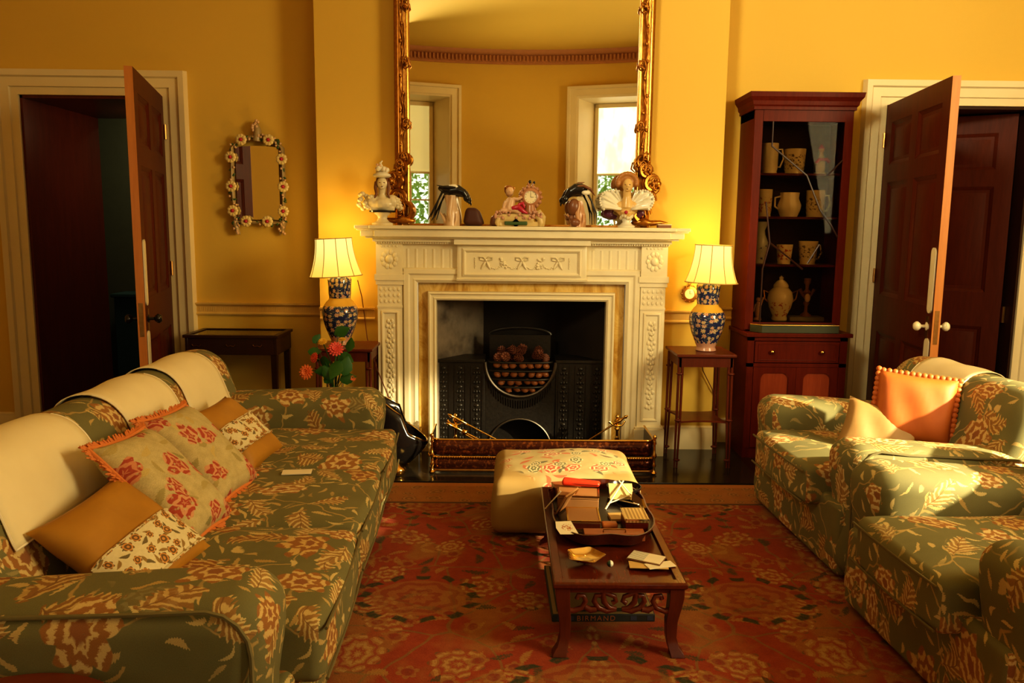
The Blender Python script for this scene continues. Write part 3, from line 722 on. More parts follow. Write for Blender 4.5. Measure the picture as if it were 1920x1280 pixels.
# antimacassars draped over the backs
def drape(PRx, Mx, y0, y1, s0, s1, label, skew=0, hang=.0):
    m = MB(); P = []; U = []
    tot = [0]
    for i in range(1, len(PRx)): tot.append(tot[-1] + (PRx[i] - PRx[i - 1]).length)
    N = 30
    for i in range(N + 1):
        s = s0 + (s1 - s0) * i / N
        k = max(j for j in range(len(tot)) if tot[j] <= s); k = min(k, len(tot) - 2); t = (s - tot[k]) / (tot[k + 1] - tot[k])
        q = PRx[k].lerp(PRx[k + 1], t); d = (PRx[k + 1] - PRx[k]).normalized(); nrm = Vector((-d.y, d.x))
        if nrm.dot(q - Vector((PRx[0].x + .15, .5))) < 0: nrm = -nrm
        row = []; ur = []
        for j in range(15):
            v = j / 14; y = y0 + (y1 - y0) * v + skew * (i / N)
            off = .010 + .003 * sin(v * 9 + i * .2) + .012 * hang * max(0, i / N - .75) * 4
            w_ = q + nrm * off
            row.append(Mx @ Vector((w_.x, y, w_.y))); ur.append((s, y))
        P.append(row); U.append(ur)
    m.grid(P, uvf=lambda i, j: U[i][j])
    o = m.build('antimacassar', LINEN, smooth=80, solid=.004)
    # lace edge
    pts = [P[i][0] for i in range(N, 10, -1)][::-1] + P[N][1:] + [P[i][14] for i in range(N - 1, 10, -1)]
    b = MB(); b.tube(pts, .004, seg=5); b.build('lace_edge', PAPER, o)
    return tag(o, label, 'cloth', 'cream cloths over the seat backs')
sb = ARC[8 * 4]
drape(PR, MS, .40, .97, ARC[12], ARC[36] - .03, 'cream linen cloth over the near end of the sofa back')
drape(PR, MS, 1.24, 1.72, ARC[12], ARC[36] - .02, 'middle cream linen cloth over the sofa back behind the rose cushions', skew=.05)
drape(PR, MS, 1.84, 2.34, ARC[12], ARC[36] + .02, 'cream linen cloth over the far end of the sofa back', skew=.03)
drape(PRC, MC, .26, .69, ARCC[12], ARCC[36] + .16, 'cream linen cloth over the armchair back beside the orange cushion')

# ------------------------------------------------------------------ scatter cushions
def pillow(mb, w, h, t, n=16, uo=(0, 0), ruff=0):
    """flat square pillow in local XY with pointed corners, thickness along Z"""
    for sg in (-1, 1):
        P = []; U = []
        for i in range(n + 1):
            row = []; ur = []
            for j in range(n + 1):
                u = 2 * i / n - 1; v = 2 * j / n - 1
                pin = 1 - .07 * (1 - u * u) * abs(v) ** 3; pin2 = 1 - .07 * (1 - v * v) * abs(u) ** 3
                z = sg * t / 2 * max(0, (1 - u ** 4) * (1 - v ** 4)) ** .55
                z += .006 * sin(7 * u + 3 * v) * (1 - u * u) * (1 - v * v)
                row.append((u * w / 2 * pin2, v * h / 2 * pin, z)); ur.append((u * w / 2 + uo[0], v * h / 2 + uo[1]))
            P.append(row); U.append(ur)
        mb.grid(P, flip=(sg > 0), uvf=lambda i, j, U=U: U[i][j])
def place(o, c, xd, yd):
    """orient a pillow: xd = width direction, yd = height direction"""
    x = Vector(xd).normalized(); y = Vector(yd); y = (y - x * y.dot(x)).normalized(); z = x.cross(y)
    M_ = Matrix((x, y, z)).transposed().to_4x4(); M_.translation = Vector(c); o.matrix_world = M_
def cushion(label, mt_, w, h, t, c, xd, yd, fringe=None, band=None, group=None, tassels=False, uo=0):
    m = MB(); pillow(m, w, h, t, uo=(uo, uo * .6)); o = m.build('cushion', mt_, smooth=80); tag(o, label, 'cushion', group)
    if fringe:
        b = MB(); n = 26; per = []
        for k in range(4):
            for j in range(n):
                u = 2 * j / n - 1
                pt = [(u, -1), (1, u), (-u, 1), (-1, -u)][k]
                a_, c_ = pt; pin = 1 - .07 * (1 - a_ * a_) * abs(c_) ** 3; pin2 = 1 - .07 * (1 - c_ * c_) * abs(a_) ** 3
                per.append(Vector((a_ * w / 2 * pin2, c_ * h / 2 * pin, 0)))
        b.tube(per, .009, seg=6, closed=True)
        rnd = random.Random(3)
        for i, p in enumerate(per):
            for q in range(3):
                d = Vector((p.x / w, p.y / h, 0)).normalized(); s_ = rnd.uniform(.018, .032); p2 = p + (per[(i + 1) % len(per)] - p) * q / 3
                b.tube([p2, p2 + d * s_ + Vector((0, 0, rnd.uniform(-.012, .012)))], [.005, .003], seg=4)
        b.build('fringe', fringe, o, smooth=60)
    if band:
        b = MB(); x0, x1 = band; n = 16
        for sg in (1, -1):
            P = []; U = []
            for i in range(9):
                u = x0 + (x1 - x0) * i / 8; row = []; ur = []
                for j in range(n + 1):
                    v = (2 * j / n - 1) * .985
                    pin = 1 - .07 * (1 - u * u) * abs(v) ** 3; pin2 = 1 - .07 * (1 - v * v) * abs(u) ** 3
                    z = sg * (t / 2 * max(0, (1 - u ** 4) * (1 - v ** 4)) ** .55 + .004 + .006 * sg * sin(7 * u + 3 * v) * (1 - u * u) * (1 - v * v))
                    row.append((u * w / 2 * pin2, v * h / 2 * pin, z)); ur.append((u * w / 2, v * h / 2))
                P.append(row); U.append(ur)
            b.grid(P, flip=(sg > 0), uvf=lambda i, j, U=U: U[i][j])
            for u in (x0, x1):
                i = 0 if u == x0 else 8
                b2 = [Vector(q) + Vector((0, 0, sg * .002)) for q in P[i]]
                b.tube(b2, .004, seg=5)
        b.build('embroidered_band', BAND, o, smooth=60)
    place(o, c, xd, yd); return o
def W(x, y, z): return MS @ Vector((x, y, z))
# on the sofa: seat at z .49, back face leaning away
up = Vector((-.50, 0, .87))
cushion('near gold velvet cushion with embroidered band lying against the sofa back', GOLDV, .40, .38, .12, W(-.62, .60, .585), (.42, -.05, -.30), (-.12, .85, .34), band=(.05, .80), group='gold cushions with embroidered bands')
cushion('rose patterned needlepoint cushion with orange fringe, in front', ROSE, .36, .46, .14, W(-.625, .93, .655), (.05, .93, -.05), (-.37, .04, .36), fringe=FRINGE, group='rose needlepoint cushions', uo=.3)
cushion('second rose needlepoint cushion tucked behind the nearer one', ROSE, .36, .44, .13, W(-.635, 1.33, .655), (.10, .93, -.03), (-.37, .06, .36), fringe=FRINGE, group='rose needlepoint cushions', uo=1.1)
cushion('far gold velvet cushion with embroidered band near the far sofa arm', GOLDV, .38, .36, .12, W(-.63, 1.80, .61), (.40, -.04, -.36), (.12, 1, .03), band=(-.22, .46), group='gold cushions with embroidered bands')
# on the far armchair
def WC(x, y, z): return MC @ Vector((x, y, z))
oc = cushion('terracotta silk cushion with ruched edge standing on the far armchair', TERRA, .37, .35, .13, (2.02, 3.84, .695), (.92, -.42, -.08), (.10, .25, .95))
b = MB(); per = []
for k in range(4):
    for j in range(14):
        u = 2 * j / 14 - 1; per.append(Vector([(u * .185, -.17, 0), (.18, u * .175, 0), (-u * .185, .17, 0), (-.18, -u * .175, 0)][k]))
for i, p in enumerate(per): b.sph(p, (.015, .015, .011), seg=8, rings=5)
b.build('ruched_edge', TERRA, oc)
cushion('tan linen cushion leaning in front of the terracotta cushion', BEIGEV, .36, .28, .10, (1.86, 3.84, .575), (.90, -.40, -.25), (.35, .35, .70))
# white card on the seat, small sewn label
m = MB(); m.box(-.06, -.03, 0, .06, .03, .004); o = m.build('paper_tag', PAPER, smooth=0); o.location = (-.865, 3.26, .530); o.rotation_euler = (0, 0, R(8)); tag(o, 'small white paper tag lying on the middle sofa seat cushion', 'tag')
# ------------------------------------------------------------------ chimneypiece
FX = .115      # axis of the fireplace
cp = thing('fireplace_surround', 'carved white marble chimneypiece with yellow marble slips around the black grate', 'fireplace', (FX, 5.40, 0))
def fb(m, name, mt_, par=None, **k):
    """build in world metres, parented to the chimneypiece (or a part)"""
    par = par or cp
    k.setdefault('smooth', 35)
    o = m.build(name, mt_, None, **k); o.parent = par
    return o
cp.location = (0, 0, 0)
# shelf: stepped slab with moulded under-edge and a break forward over the tablet
def slab(m, hw, yf, z0, z1): m.box(FX - hw, yf, z0, FX + hw, YB, z1)
m = MB()
slab(m, 1.095, 5.25, 1.545, 1.568); slab(m, 1.085, 5.262, 1.535, 1.546); slab(m, 1.06, 5.272, 1.496, 1.536); slab(m, 1.03, 5.29, 1.484, 1.497)
m.box(FX - 1.00, 5.242, 1.545, FX + 1.00, 5.3, 1.569).box(FX - .97, 5.262, 1.494, FX + .97, 5.3, 1.536)
fb(m, 'mantel_shelf', MARBLE, bevel=.004)
m = MB(); slab(m, .99, 5.325, 1.462, 1.486); slab(m, .975, 5.345, 1.448, 1.463); m.box(FX - .45, 5.30, 1.448, FX + .45, 5.34, 1.482)
for i in range(120): m.box(FX - .97 + .0163 * i, 5.337, 1.450, FX - .97 + .0163 * i + .009, 5.346, 1.461)
fb(m, 'bed_moulding', MARBLE, smooth=0)
# frieze with flutes and tablet
m = MB(); m.box(FX - .80, 5.385, 1.245, FX + .80, YB, 1.45)
fb(m, 'frieze', MARBLE, smooth=0)
for s in (-1, 1):
    m = MB()
    for k in range(6):
        x = FX + s * (.475 + k * .058); m.push(T(x, 5.387, 1.35) @ Matrix.Diagonal((1, .5, 1, 1))).tube([(0, 0, -.065), (0, 0, .065)], .011, seg=10).pop()
    m.run((FX + s * .62 - .18, 5.385, 1.248), (FX + s * .62 + .18, 5.385, 1.248), [(0, 0), (.012, .0), (.02, .012), (.012, .02), (0, .02)])
    fb(m, 'fluting', MARBLE, smooth=60)
m = MB(); m.box(FX - .432, 5.350, 1.207, FX + .432, 5.40, 1.452)
m.frame(FX - .372, 1.262, FX + .372, 1.398, [(0, 0), (0, .006), (.012, .018), (.024, .012), (.024, .004), (.052, .004), (.058, 0)], 5.350)
m.run((FX - .435, 5.35, 1.208), (FX + .435, 5.35, 1.208), [(0, 0), (.010, 0), (.014, .012), (.004, .018), (0, .02)])
tab = fb(m, 'tablet', MARBLE)
def bow(m, x, z, y, s=1.):
    for q in (-1, 1):
        m.tube([(x, y, z), (x + q * .018 * s, y - .004, z + .022 * s), (x + q * .042 * s, y - .006, z + .020 * s), (x + q * .040 * s, y - .004, z + .004 * s), (x + q * .015 * s, y - .002, z - .002)], .0055 * s, seg=6)
        m.tube([(x, y, z), (x + q * .014 * s, y - .003, z - .03 * s), (x + q * .030 * s, y - .004, z - .058 * s)], [.006 * s, .011 * s, .004 * s], seg=6)
    m.sph((x, y - .004, z), .010 * s, 8, 6)
m = MB(); yy = 5.349
for x in (-.24, 0, .24): bow(m, FX + x, 1.345, yy)
rnd = random.Random(11)
for x in (-.12, .12):
    for k in range(12): m.sph((FX + x + rnd.uniform(-.022, .022), yy - .003, 1.320 + rnd.uniform(-.03, .038)), rnd.uniform(.006, .011), 8, 5)
for x0, x1 in ((-.22, -.14), (-.10, -.02), (.02, .10), (.14, .22)):
    for k in range(9):
        t = k / 8; m.sph((FX + x0 + (x1 - x0) * t, yy - .002, 1.312 - .022 * sin(pi * t) + rnd.uniform(-.004, .004)), (.007, .005, .005), 8, 5)
for x in (-.32, .32):
    for k in range(7): m.sph((FX + x * .98, yy - .002, 1.36 - k * .011), .005, 6, 4)
fb(m, 'carved_swags', MARBLE, par=tab, smooth=60)
# pilasters with corner blocks, capitals, carved drops
for s in (-1, 1):
    xc = FX + s * .885
    m = MB(); m.box(xc - .083, 5.375, .20, xc + .083, YB, 1.235)
    m.frame(xc - .040, .27, xc + .040, .98, [(0, 0), (0, .004), (.008, .012), (.016, .010), (.020, 0)], 5.375)
    pil = fb(m, 'pilaster', MARBLE)
    m = MB(); m.box(xc - .105, 5.345, 0, xc + .105, YB, .20); m.box(xc - .098, 5.352, .20, xc + .098, YB, .215); fb(m, 'plinth', MARBLE, par=pil, bevel=.003)
    m = MB()
    m.box(xc - .10, 5.355, 1.205, xc + .10, YB, 1.245).box(xc - .093, 5.365, 1.175, xc + .093, YB, 1.206).box(xc - .086, 5.37, 1.02, xc + .086, YB, 1.035)
    for k in range(3):
        for q in range(5): m.sph((xc - .06 + .03 * q, 5.374, 1.065 + .04 * k), (.010, .006, .014), 8, 5)
    fb(m, 'capital', MARBLE, par=pil)
    m = MB(); m.box(xc - .088, 5.358, 1.245, xc + .088, YB, 1.45)
    for k in range(10):
        a = 2 * pi * k / 10; m.sph((xc + .045 * cos(a), 5.357, 1.345 + .050 * sin(a)), (.015, .008, .018), 8, 5)
    m.sph((xc, 5.355, 1.345), (.026, .012, .028), 12, 6)
    for k in range(5): m.sph((xc - .05 + .025 * k, 5.357, 1.432), (.007, .006, .008), 6, 4)
    fb(m, 'corner_block', MARBLE, par=pil)
    m = MB()
    for k in range(18):
        z = .93 - k * .034; a = .014 + .008 * sin(k * 1.9)
        for q in (-1, 1): m.sph((xc + q * a, 5.372, z), (.011, .005, .015), 8, 5)
        m.sph((xc, 5.371, z - .012), (.007, .006, .010), 8, 5)
    fb(m, 'carved_drop', MARBLE, par=pil, smooth=60)
# architrave between pilasters and slips
m = MB()
for s in (-1, 1):
    x0, x1 = sorted((FX + s * .80, FX + s * .715)); m.box(x0, 5.395, 0, x1, YB, 1.25)
m.frame(FX - .700, 0, FX + .700, 1.19, [(0, .006), (.0, .02), (.02, .034), (.035, .026), (.05, .026), (.062, .036), (.09, .036), (.10, .02), (.10, 0)], 5.40, closed=False)
fb(m, 'architrave', MARBLE)
m = MB(); m.box(FX - .70, 5.425, 0, FX - .625, YB, 1.19).box(FX + .625, 5.425, 0, FX + .70, YB, 1.19).box(FX - .625, 5.425, 1.115, FX + .625, YB, 1.19)
fb(m, 'marble_slip', SIENA, smooth=0)
m = MB(); m.frame(FX - .575, 0, FX + .575, 1.072, [(0, -.06), (0, .02), (.012, .03), (.022, .022), (.034, .022), (.045, .036), (.056, .030), (.060, 0), (.06, -.02)], 5.415, closed=False)
fb(m, 'inner_moulding', MARBLE)
# firebox
fbx = thing('firebox', 'sooty plaster firebox recess behind the black grate', 'firebox', (0, 0, 0))
m = MB()
m.add([(FX - .60, 5.45, 0), (FX - .60, 5.45, 1.2), (FX - .27, 5.93, 1.2), (FX - .27, 5.93, 0)], [(0, 1, 2, 3)])
m.build('left_cheek', SOOT, fbx, smooth=0)
m = MB()
m.add([(FX + .60, 5.45, 0), (FX + .60, 5.45, 1.2), (FX + .27, 5.93, 1.2), (FX + .27, 5.93, 0)], [(0, 1, 2, 3)]).box(FX - .30, 5.93, 0, FX + .30, 5.97, 1.2).box(FX - .62, 5.44, 1.16, FX + .62, 5.97, 1.2).box(FX - .62, 5.45, -.02, FX + .62, 5.97, .004)
m.build('back_cheeks', SOOTD, fbx, smooth=0)

# ------------------------------------------------------------------ hob grate
gr = thing('hob_grate', 'black cast iron hob grate with semicircular basket inside the fireplace', 'grate', (0, 0, 0))
gy = 5.50
def gb(m, n, mt_=IRON, par=gr, **k): k.setdefault('smooth', 40); return m.build(n, mt_, par, **k)
for s in (-1, 1):
    x0, x1 = sorted((FX + s * .25, FX + s * .592))
    m = MB(); m.box(x0, gy, .004, x1, gy + .24, .63).box(x0 - .005, gy - .012, .63, x1 + .003, gy + .25, .652)
    h = gb(m, 'hob', bevel=.003)
    m = MB(); rnd = random.Random(2)
    for c in range(3):
        x = x0 + .055 + c * (x1 - x0 - .11) / 2
        for k in range(17):
            z = .06 + .033 * k; m.sph((x, gy - .002, z), (.018 if k % 4 == 0 else .010, .007, .014), 8, 5)
            for q in (-1, 1):
                if k % 2: m.sph((x + q * .019, gy - .001, z), (.008, .005, .012), 6, 4)
        for q in (-1, 1): m.box(x + q * .038 - .002, gy - .005, .03, x + q * .038 + .002, gy, .61)
    gb(m, 'cast_ornament', par=h, smooth=60)
# apron below the basket, with arch
m = MB(); rb = .245; zc = .635; ra = .225
N = 28; top = []; bot = []
for i in range(N + 1):
    x = -.25 + .5 * i / N
    zt = zc - sqrt(max(0, rb * rb - x * x)) if abs(x) < rb else zc
    zb = .005 + (sqrt(max(0, ra * ra - x * x)) if abs(x) < ra else 0)
    top.append((FX + x, zt)); bot.append((FX + x, min(zb, zt - .01)))
m.grid([[(top[i][0], gy + .01, top[i][1]), (bot[i][0], gy + .01, bot[i][1])] for i in range(N + 1)])
ap = gb(m, 'apron')
m = MB()
for i in range(26):
    x = -.22 + .44 * i / 25; z = zc - sqrt(rb * rb - x * x) - .03
    m.tube([(FX + x, gy + .004, z), (FX + x * .96, gy + .004, z - .055)], .004, seg=6)
gb(m, 'reeding', par=ap, smooth=60)
m = MB(); m.tube([(FX + rb * cos(R(a)), gy - .002, zc + rb * sin(R(a))) for a in range(180, 361, 6)], .012, seg=8); gb(m, 'basket_ring', metal('worn_iron_edge', (.20, .17, .14), .4))
m = MB(); m.tube([(FX + ra * cos(R(a)), gy - .0, .005 + ra * sin(R(a))) for a in range(0, 181, 6)], .007, seg=8); gb(m, 'ash_arch', bpy.data.materials['worn_iron_edge'])
for k, z in enumerate((.635, .575, .515, .462)):
    hw = min(.225, sqrt(max(.0, rb * rb - (zc - z) ** 2)) - .008)
    m = MB(); m.tube([(FX + hw * sin(t), gy + .015 - .055 * cos(t), z) for t in [R(q) for q in range(-90, 91, 10)]], .0075, seg=8); gb(m, 'basket_bar')
m = MB(); m.box(FX - .22, gy + .20, .30, FX + .22, gy + .23, .80); m.tube([(FX + .22 * cos(R(a)), gy + .215, .80 + .05 * sin(R(a))) for a in range(0, 181, 12)], .012)
gb(m, 'fire_back')
m = MB(); P = []
for i in range(13):
    x = -rb + .01 + 2 * (rb - .01) * i / 12; P.append([(FX + x, gy + .02, zc - sqrt(max(0, rb * rb - x * x)) + .006), (FX + x, gy + .21, zc - sqrt(max(0, rb * rb - x * x)) + .006)])
m.grid(P); m.box(FX - .24, gy + .19, .004, FX + .24, gy + .2, .62); gb(m, 'basket_floor')
# pine cones and nuts heaped in the basket, each on its own
def cone_mesh():
    b = MB(); b.sph((0, 0, .03), (.018, .018, .030), 10, 6)
    for r_ in range(6):
        z = .008 + r_ * .010; rr = .030 * sin(pi * (r_ + 1.2) / 8.2) + .004; n = 8
        for k in range(n):
            a = 2 * pi * (k + r_ * .5) / n
            b.push(T(rr * .72 * cos(a), rr * .72 * sin(a), z) @ Matrix.Rotation(a, 4, 'Z') @ RY(-35)).sph((0, 0, 0), (.012, .0085, .0035), 6, 4).pop()
    return b
first = None; rnd = random.Random(4)
spots = [(-.155, .05, .660), (-.10, .03, .675), (-.05, .07, .66), (-.035, .04, .705), (.02, .02, .665), (.035, .06, .715), (.085, .03, .680), (.135, .045, .670), (.175, .06, .648), (.0, .10, .70), (-.11, .09, .69), (.10, .10, .695)]
for i, (x, y, z) in enumerate(spots):
    if first is None:
        first = cone_mesh().build('pine_cone', CONE, smooth=60); c = first
        tag(c, 'reddish brown pine cone heaped on top of the grate basket', 'pine cone', 'pine cones heaped in the grate')
    else: c = first.copy(); COL.objects.link(c)
    c.location = (FX + x, gy + y, z - .02); c.rotation_euler = (rnd.uniform(-1.2, 1.2), rnd.uniform(-1, 1), rnd.uniform(0, 6)); c.scale = (1.05,) * 3
first = None
for z, xs in ((.607, (-.17, -.11, -.05, .01, .07, .13, .185)), (.545, (-.165, -.105, -.045, .015, .072, .13, .18)), (.490, (-.13, -.07, -.012, .046, .10, .15)), (.438, (-.085, -.03, .028, .08))):
    for x in xs:
        if first is None:
            b = MB(); b.sph((0, 0, 0), (.027, .022, .021), 14, 10); b.sph((.026, 0, 0), (.006, .006, .006), 6, 4); first = b.build('brown_nut', NUT, smooth=60); c = first
            tag(c, 'glossy brown nut lying behind the bars of the grate basket', 'nut', 'brown nuts in the grate basket')
        else: c = first.copy(); COL.objects.link(c)
        c.location = (FX + x + rnd.uniform(-.006, .006), gy + .020 + rnd.uniform(-.004, .008), z + rnd.uniform(-.004, .004)); c.rotation_euler = (rnd.uniform(-.4, .4), rnd.uniform(-.5, .5), rnd.uniform(-.6, .6))

# ------------------------------------------------------------------ brass fender
fe = thing('brass_fender', 'pierced brass fender with beaded rail on the hearth before the fire', 'fender', (0, 0, 0))
X0, X1, YF, YR = -.46, .965, 4.945, 5.34
def fpath(z, o=0, r=.06):
    p = [(X0 - o, YR, z)]
    p += [(X0 - o + r - r * cos(R(a)), YF - o + r - r * sin(R(a)), z) for a in range(0, 91, 18)]
    p += [(X1 + o - r + r * sin(R(a)), YF - o + r - r * cos(R(a)), z) for a in range(0, 91, 18)]
    return p + [(X1 + o, YR, z)]
def wall_strip(m, z0, z1, o=0):
    a = fpath(z0, o); b = fpath(z1, o); m.grid([[a[i], b[i]] for i in range(len(a))])
zh = .016
m = MB(); wall_strip(m, .125, .222); pn = m.build('pierced_panel', mat('pierced_brass', lambda: (lambda o: dict(col=mix(sst(noise(o, 48, 4, .6), .50, .62), (.07, .018, .008), (.20, .06, .018)), metal=.7, rough=.2))(coord())), fe, smooth=50, solid=.004)
m = MB(); wall_strip(m, .030, .105, .004); m.build('lower_panel', bpy.data.materials['pierced_brass'], fe, smooth=50, solid=.004)
m = MB(); m.tube(fpath(.226, .0), .007, seg=8); m.build('top_rail', BRASS, fe, smooth=60)
m = MB(); m.tube(fpath(.116, .008), .007, seg=8)
pp = fpath(.116, .018, .07)
for i in range(len(pp) - 1):
    a, b_ = Vector(pp[i]), Vector(pp[i + 1]); n = max(1, int((b_ - a).length / .0155))
    for k in range(n): m.sph(a.lerp(b_, (k + .5) / n), (.0072, .0085, .010), 6, 4)
m.build('beaded_rail', BRASS, fe, smooth=60)
m = MB(); m.tube(fpath(.028, .006), .010, seg=8); m.build('base_rail', DBRASS, fe, smooth=60)
for x in (X0 + .01, X1 - .005):
    m = MB(); m.lathe([(.016, 0), (.020, .008), (.010, .018), (.007, .04), (.015, .055), (.008, .07), (.007, .10), (.014, .112), (.016, .125), (.008, .14), (.007, .19), (.012, .20), (.009, .215), (.007, .225), (.013, .238), (.012, .250), (0, .258)], c=(x, YF - .02, .016), seg=14)
    m.build('corner_post', BRASS, fe, smooth=60)
# fire dogs and tools resting on them
def dog(x, label):
    t = thing('fire_dog', label, 'fire dog', (x, 5.17, .014), 0, 'brass fire dogs')
    m = MB()
    for s in (-1, 1): m.tube([(s * .065, -.03, 0), (s * .055, -.02, .02), (s * .02, 0, .055), (0, 0, .09)], [.012, .009, .009, .011])
    m.tube([(0, .0, .06), (0, .08, .04), (0, .12, .0)], .009)
    m.build('base', BRASS, t, smooth=60)
    m = MB(); m.lathe([(.012, .085), (.018, .10), (.009, .115), (.008, .15), (.017, .165), (.009, .18), (.008, .22), (.020, .235), (.010, .25), (.009, .265), (.019, .280), (.019, .292), (.008, .303), (.013, .312), (.013, .322), (0, .334)], seg=14); m.build('stem', BRASS, t, smooth=60)
    m = MB(); m.tube([(-.055, -.01, .285), (-.03, -.015, .262), (0, -.018, .255), (.03, -.015, .262), (.05, -.01, .29)], [.010, .006, .008, .006, .006]); m.build('cross_rest', BRASS, t, smooth=60)
    return t
dog(-.315, 'left brass fire dog behind the fender'); dog(.755, 'right brass fire dog behind the fender')
def tool(name, label, pts, end, handle_r=.013):
    t = thing(name, label, 'fire iron', (0, 0, 0), 0, None)
    a, b_ = Vector(pts[0]), Vector(pts[1]); d = (b_ - a)
    m = MB(); m.tube([a, a + d * .04, a + d * .06, a + d * .12, a + d * .22, a + d * .24], [.004, handle_r, .006, handle_r * .9, .009, .005], seg=10); m.build('handle', BRASS, t, smooth=60)
    m = MB(); m.tube([a + d * .22, a + d * .5, b_], [.0065, .006, .005], seg=8); m.build('shaft', BRASS, t, smooth=60)
    m = MB()
    if end == 'shovel':
        n = d.normalized(); q = Matrix.Translation(b_) @ n.to_track_quat('X', 'Z').to_matrix().to_4x4(); m.push(q); m.grid([[(0, -.03, .01), (0, 0, 0), (0, .03, .01)], [(.05, -.045, .012), (.05, 0, 0), (.05, .045, .012)], [(.12, -.04, .006), (.12, 0, 0), (.12, .04, .006)]]); m.pop(); m.build('pan', DBRASS, t, solid=.003)
    elif end == 'tongs':
        m.sph(a + d * .27, .022, 12, 8); m.tube([a + d * .27 + Vector((0, -.012, -.01)), b_ + Vector((0, -.02, -.03))], [.006, .005]); m.sph(b_ + Vector((0, -.02, -.03)), .010, 8, 6); m.build('hinge_and_leg', BRASS, t, smooth=60)
    else:
        m.tube([b_, b_ + d.normalized() * .05, b_ + d.normalized() * .06 + Vector((0, 0, -.015))], [.006, .009, .002]); m.build('tip', IRON, t, smooth=60)
    return t
tool('poker', 'upper long brass poker resting on the left fire dog', ((-.365, 5.145, .345), (.16, 5.19, .055)), 'poker')
tool('tongs', 'lower brass fire tongs with round joint beside the left fire dog', ((-.375, 5.14, .285), (.07, 5.18, .05)), 'tongs')
tool('fire_shovel', 'brass fire shovel leaning on the right fire dog', ((.82, 5.145, .345), (.42, 5.19, .065)), 'shovel')

# ------------------------------------------------------------------ coal scuttle left of the hearth
cs = thing('coal_scuttle', 'black helmet coal scuttle with metal rim beyond the far sofa arm', 'coal scuttle', (-.70, 5.08, .013))
m = MB(); P = []
for i in range(9):
    t = i / 8; row = []
    for k in range(24):
        a = 2 * pi * k / 24; rr = .135 + .02 * sin(pi * t) - .05 * (1 - t) ** 2
        z = .03 + t * .24 + t * t * .10 * cos(a) * -1 * 1.0 + (.09 * t * t if cos(a) < 0 else 0)
        row.append((rr * cos(a) * 1.15 + .05 * t, rr * sin(a) * .8, z))
    P.append(row)
m.grid(P, closev=True); m.f.append(list(range(24))); m.uv.append(None)
m.build('bucket', BLACK, cs, smooth=60, solid=.006)
m = MB(); m.tube(P[8], .006, seg=6, closed=True); m.build('rim', SILVER, cs, smooth=60)
m = MB(); m.lathe([(.075, 0), (.085, .012), (.05, .02), (.04, .035)], seg=20); m.build('foot', BRASS, cs, smooth=60)
m = MB(); m.tube([(-.12, 0, .30), (-.13, 0, .38), (-.06, 0, .41), (.0, 0, .38)], .008); m.sph((.0, 0, .38), .014, 10, 8); m.build('handle', BLACK, cs, smooth=60)
o = MB(); o.lathe([(0, 0), (.045, .004), (.055, .03), (.045, .05), (.02, .058), (.012, .075), (0, .08)], seg=18); o = o.build('brass_bell', BRASS, smooth=60); o.location = (-.665, 4.89, .013); tag(o, 'small round brass bell on the hearth beside the sofa arm', 'bell')

# ------------------------------------------------------------------ overmantel mirror
mr = thing('overmantel_mirror', 'tall gilded rococo mirror standing on the mantelpiece', 'mirror', (0, 0, 0))
XL, XR_, Z0, Z1 = -.638, .868, 1.572, 3.55
m = MB(); m.box(XL - .02, 5.462, Z0 - .0, XR_ + .02, 5.470, Z1 + .02); m.build('mirror_glass', MIRROR, mr, smooth=0)
m = MB(); m.frame(XL, Z0 + .012, XR_, Z1, [(0, -.02), (0, .012), (.012, .016), (.016, .006), (.045, .004), (.06, .022), (.085, .030), (.10, .018), (.105, -.07)], 5.465)
fr = m.build('gilt_frame', GILT, mr, smooth=50)
for x in (XL - .012, XR_ + .012, XL - .075, XR_ + .078): m = MB(); m.tube([(x, 5.437, Z0 + .01), (x, 5.437, Z1)], .009); m.build('gilt_bead', GILTB if x > 0 or x > XL - .05 else GILT, fr, smooth=60)  # outer left bead in darker gilding, painting in light from the right
def carve(m, x, z, y, s=1., rnd=random.Random(8)):
    for k in range(9):
        a = rnd.uniform(0, 6.28); r_ = rnd.uniform(.0, .030) * s
        m.sph((x + r_ * cos(a), y - rnd.uniform(0, .015), z + 1.5 * r_ * sin(a)), (rnd.uniform(.008, .016) * s, .010, rnd.uniform(.008, .018) * s), 8, 5)
    for q in (-1, 1): m.tube([(x, y, z - .05 * s), (x + q * .03 * s, y - .012, z - .02 * s), (x + q * .02 * s, y - .02, z + .03 * s), (x - q * .01 * s, y - .01, z + .05 * s)], [.004 * s, .008 * s, .008 * s, .003 * s], seg=6)
m = MB(); rnd = random.Random(8)
for x, sg in ((XL - .05, 1), (XR_ + .05, -1)):
    z = 2.05
    while z < 3.5:
        m.tube([(x + .010 * sin(z * 14 + q * .5), 5.442 - .006 * cos(q), z + q * .02) for q in range(8)], [.003, .005, .006, .007, .007, .006, .004, .003], seg=6)
        m.sph((x + .012 * sin(z * 30), 5.438, z + .05), (.009, .007, .014), 8, 5); z += .11
    for z in (2.23, 2.62, 2.98): carve(m, x + sg * .03, z, 5.435, .8)
m.build('carved_foliage', GILT, fr, smooth=60)
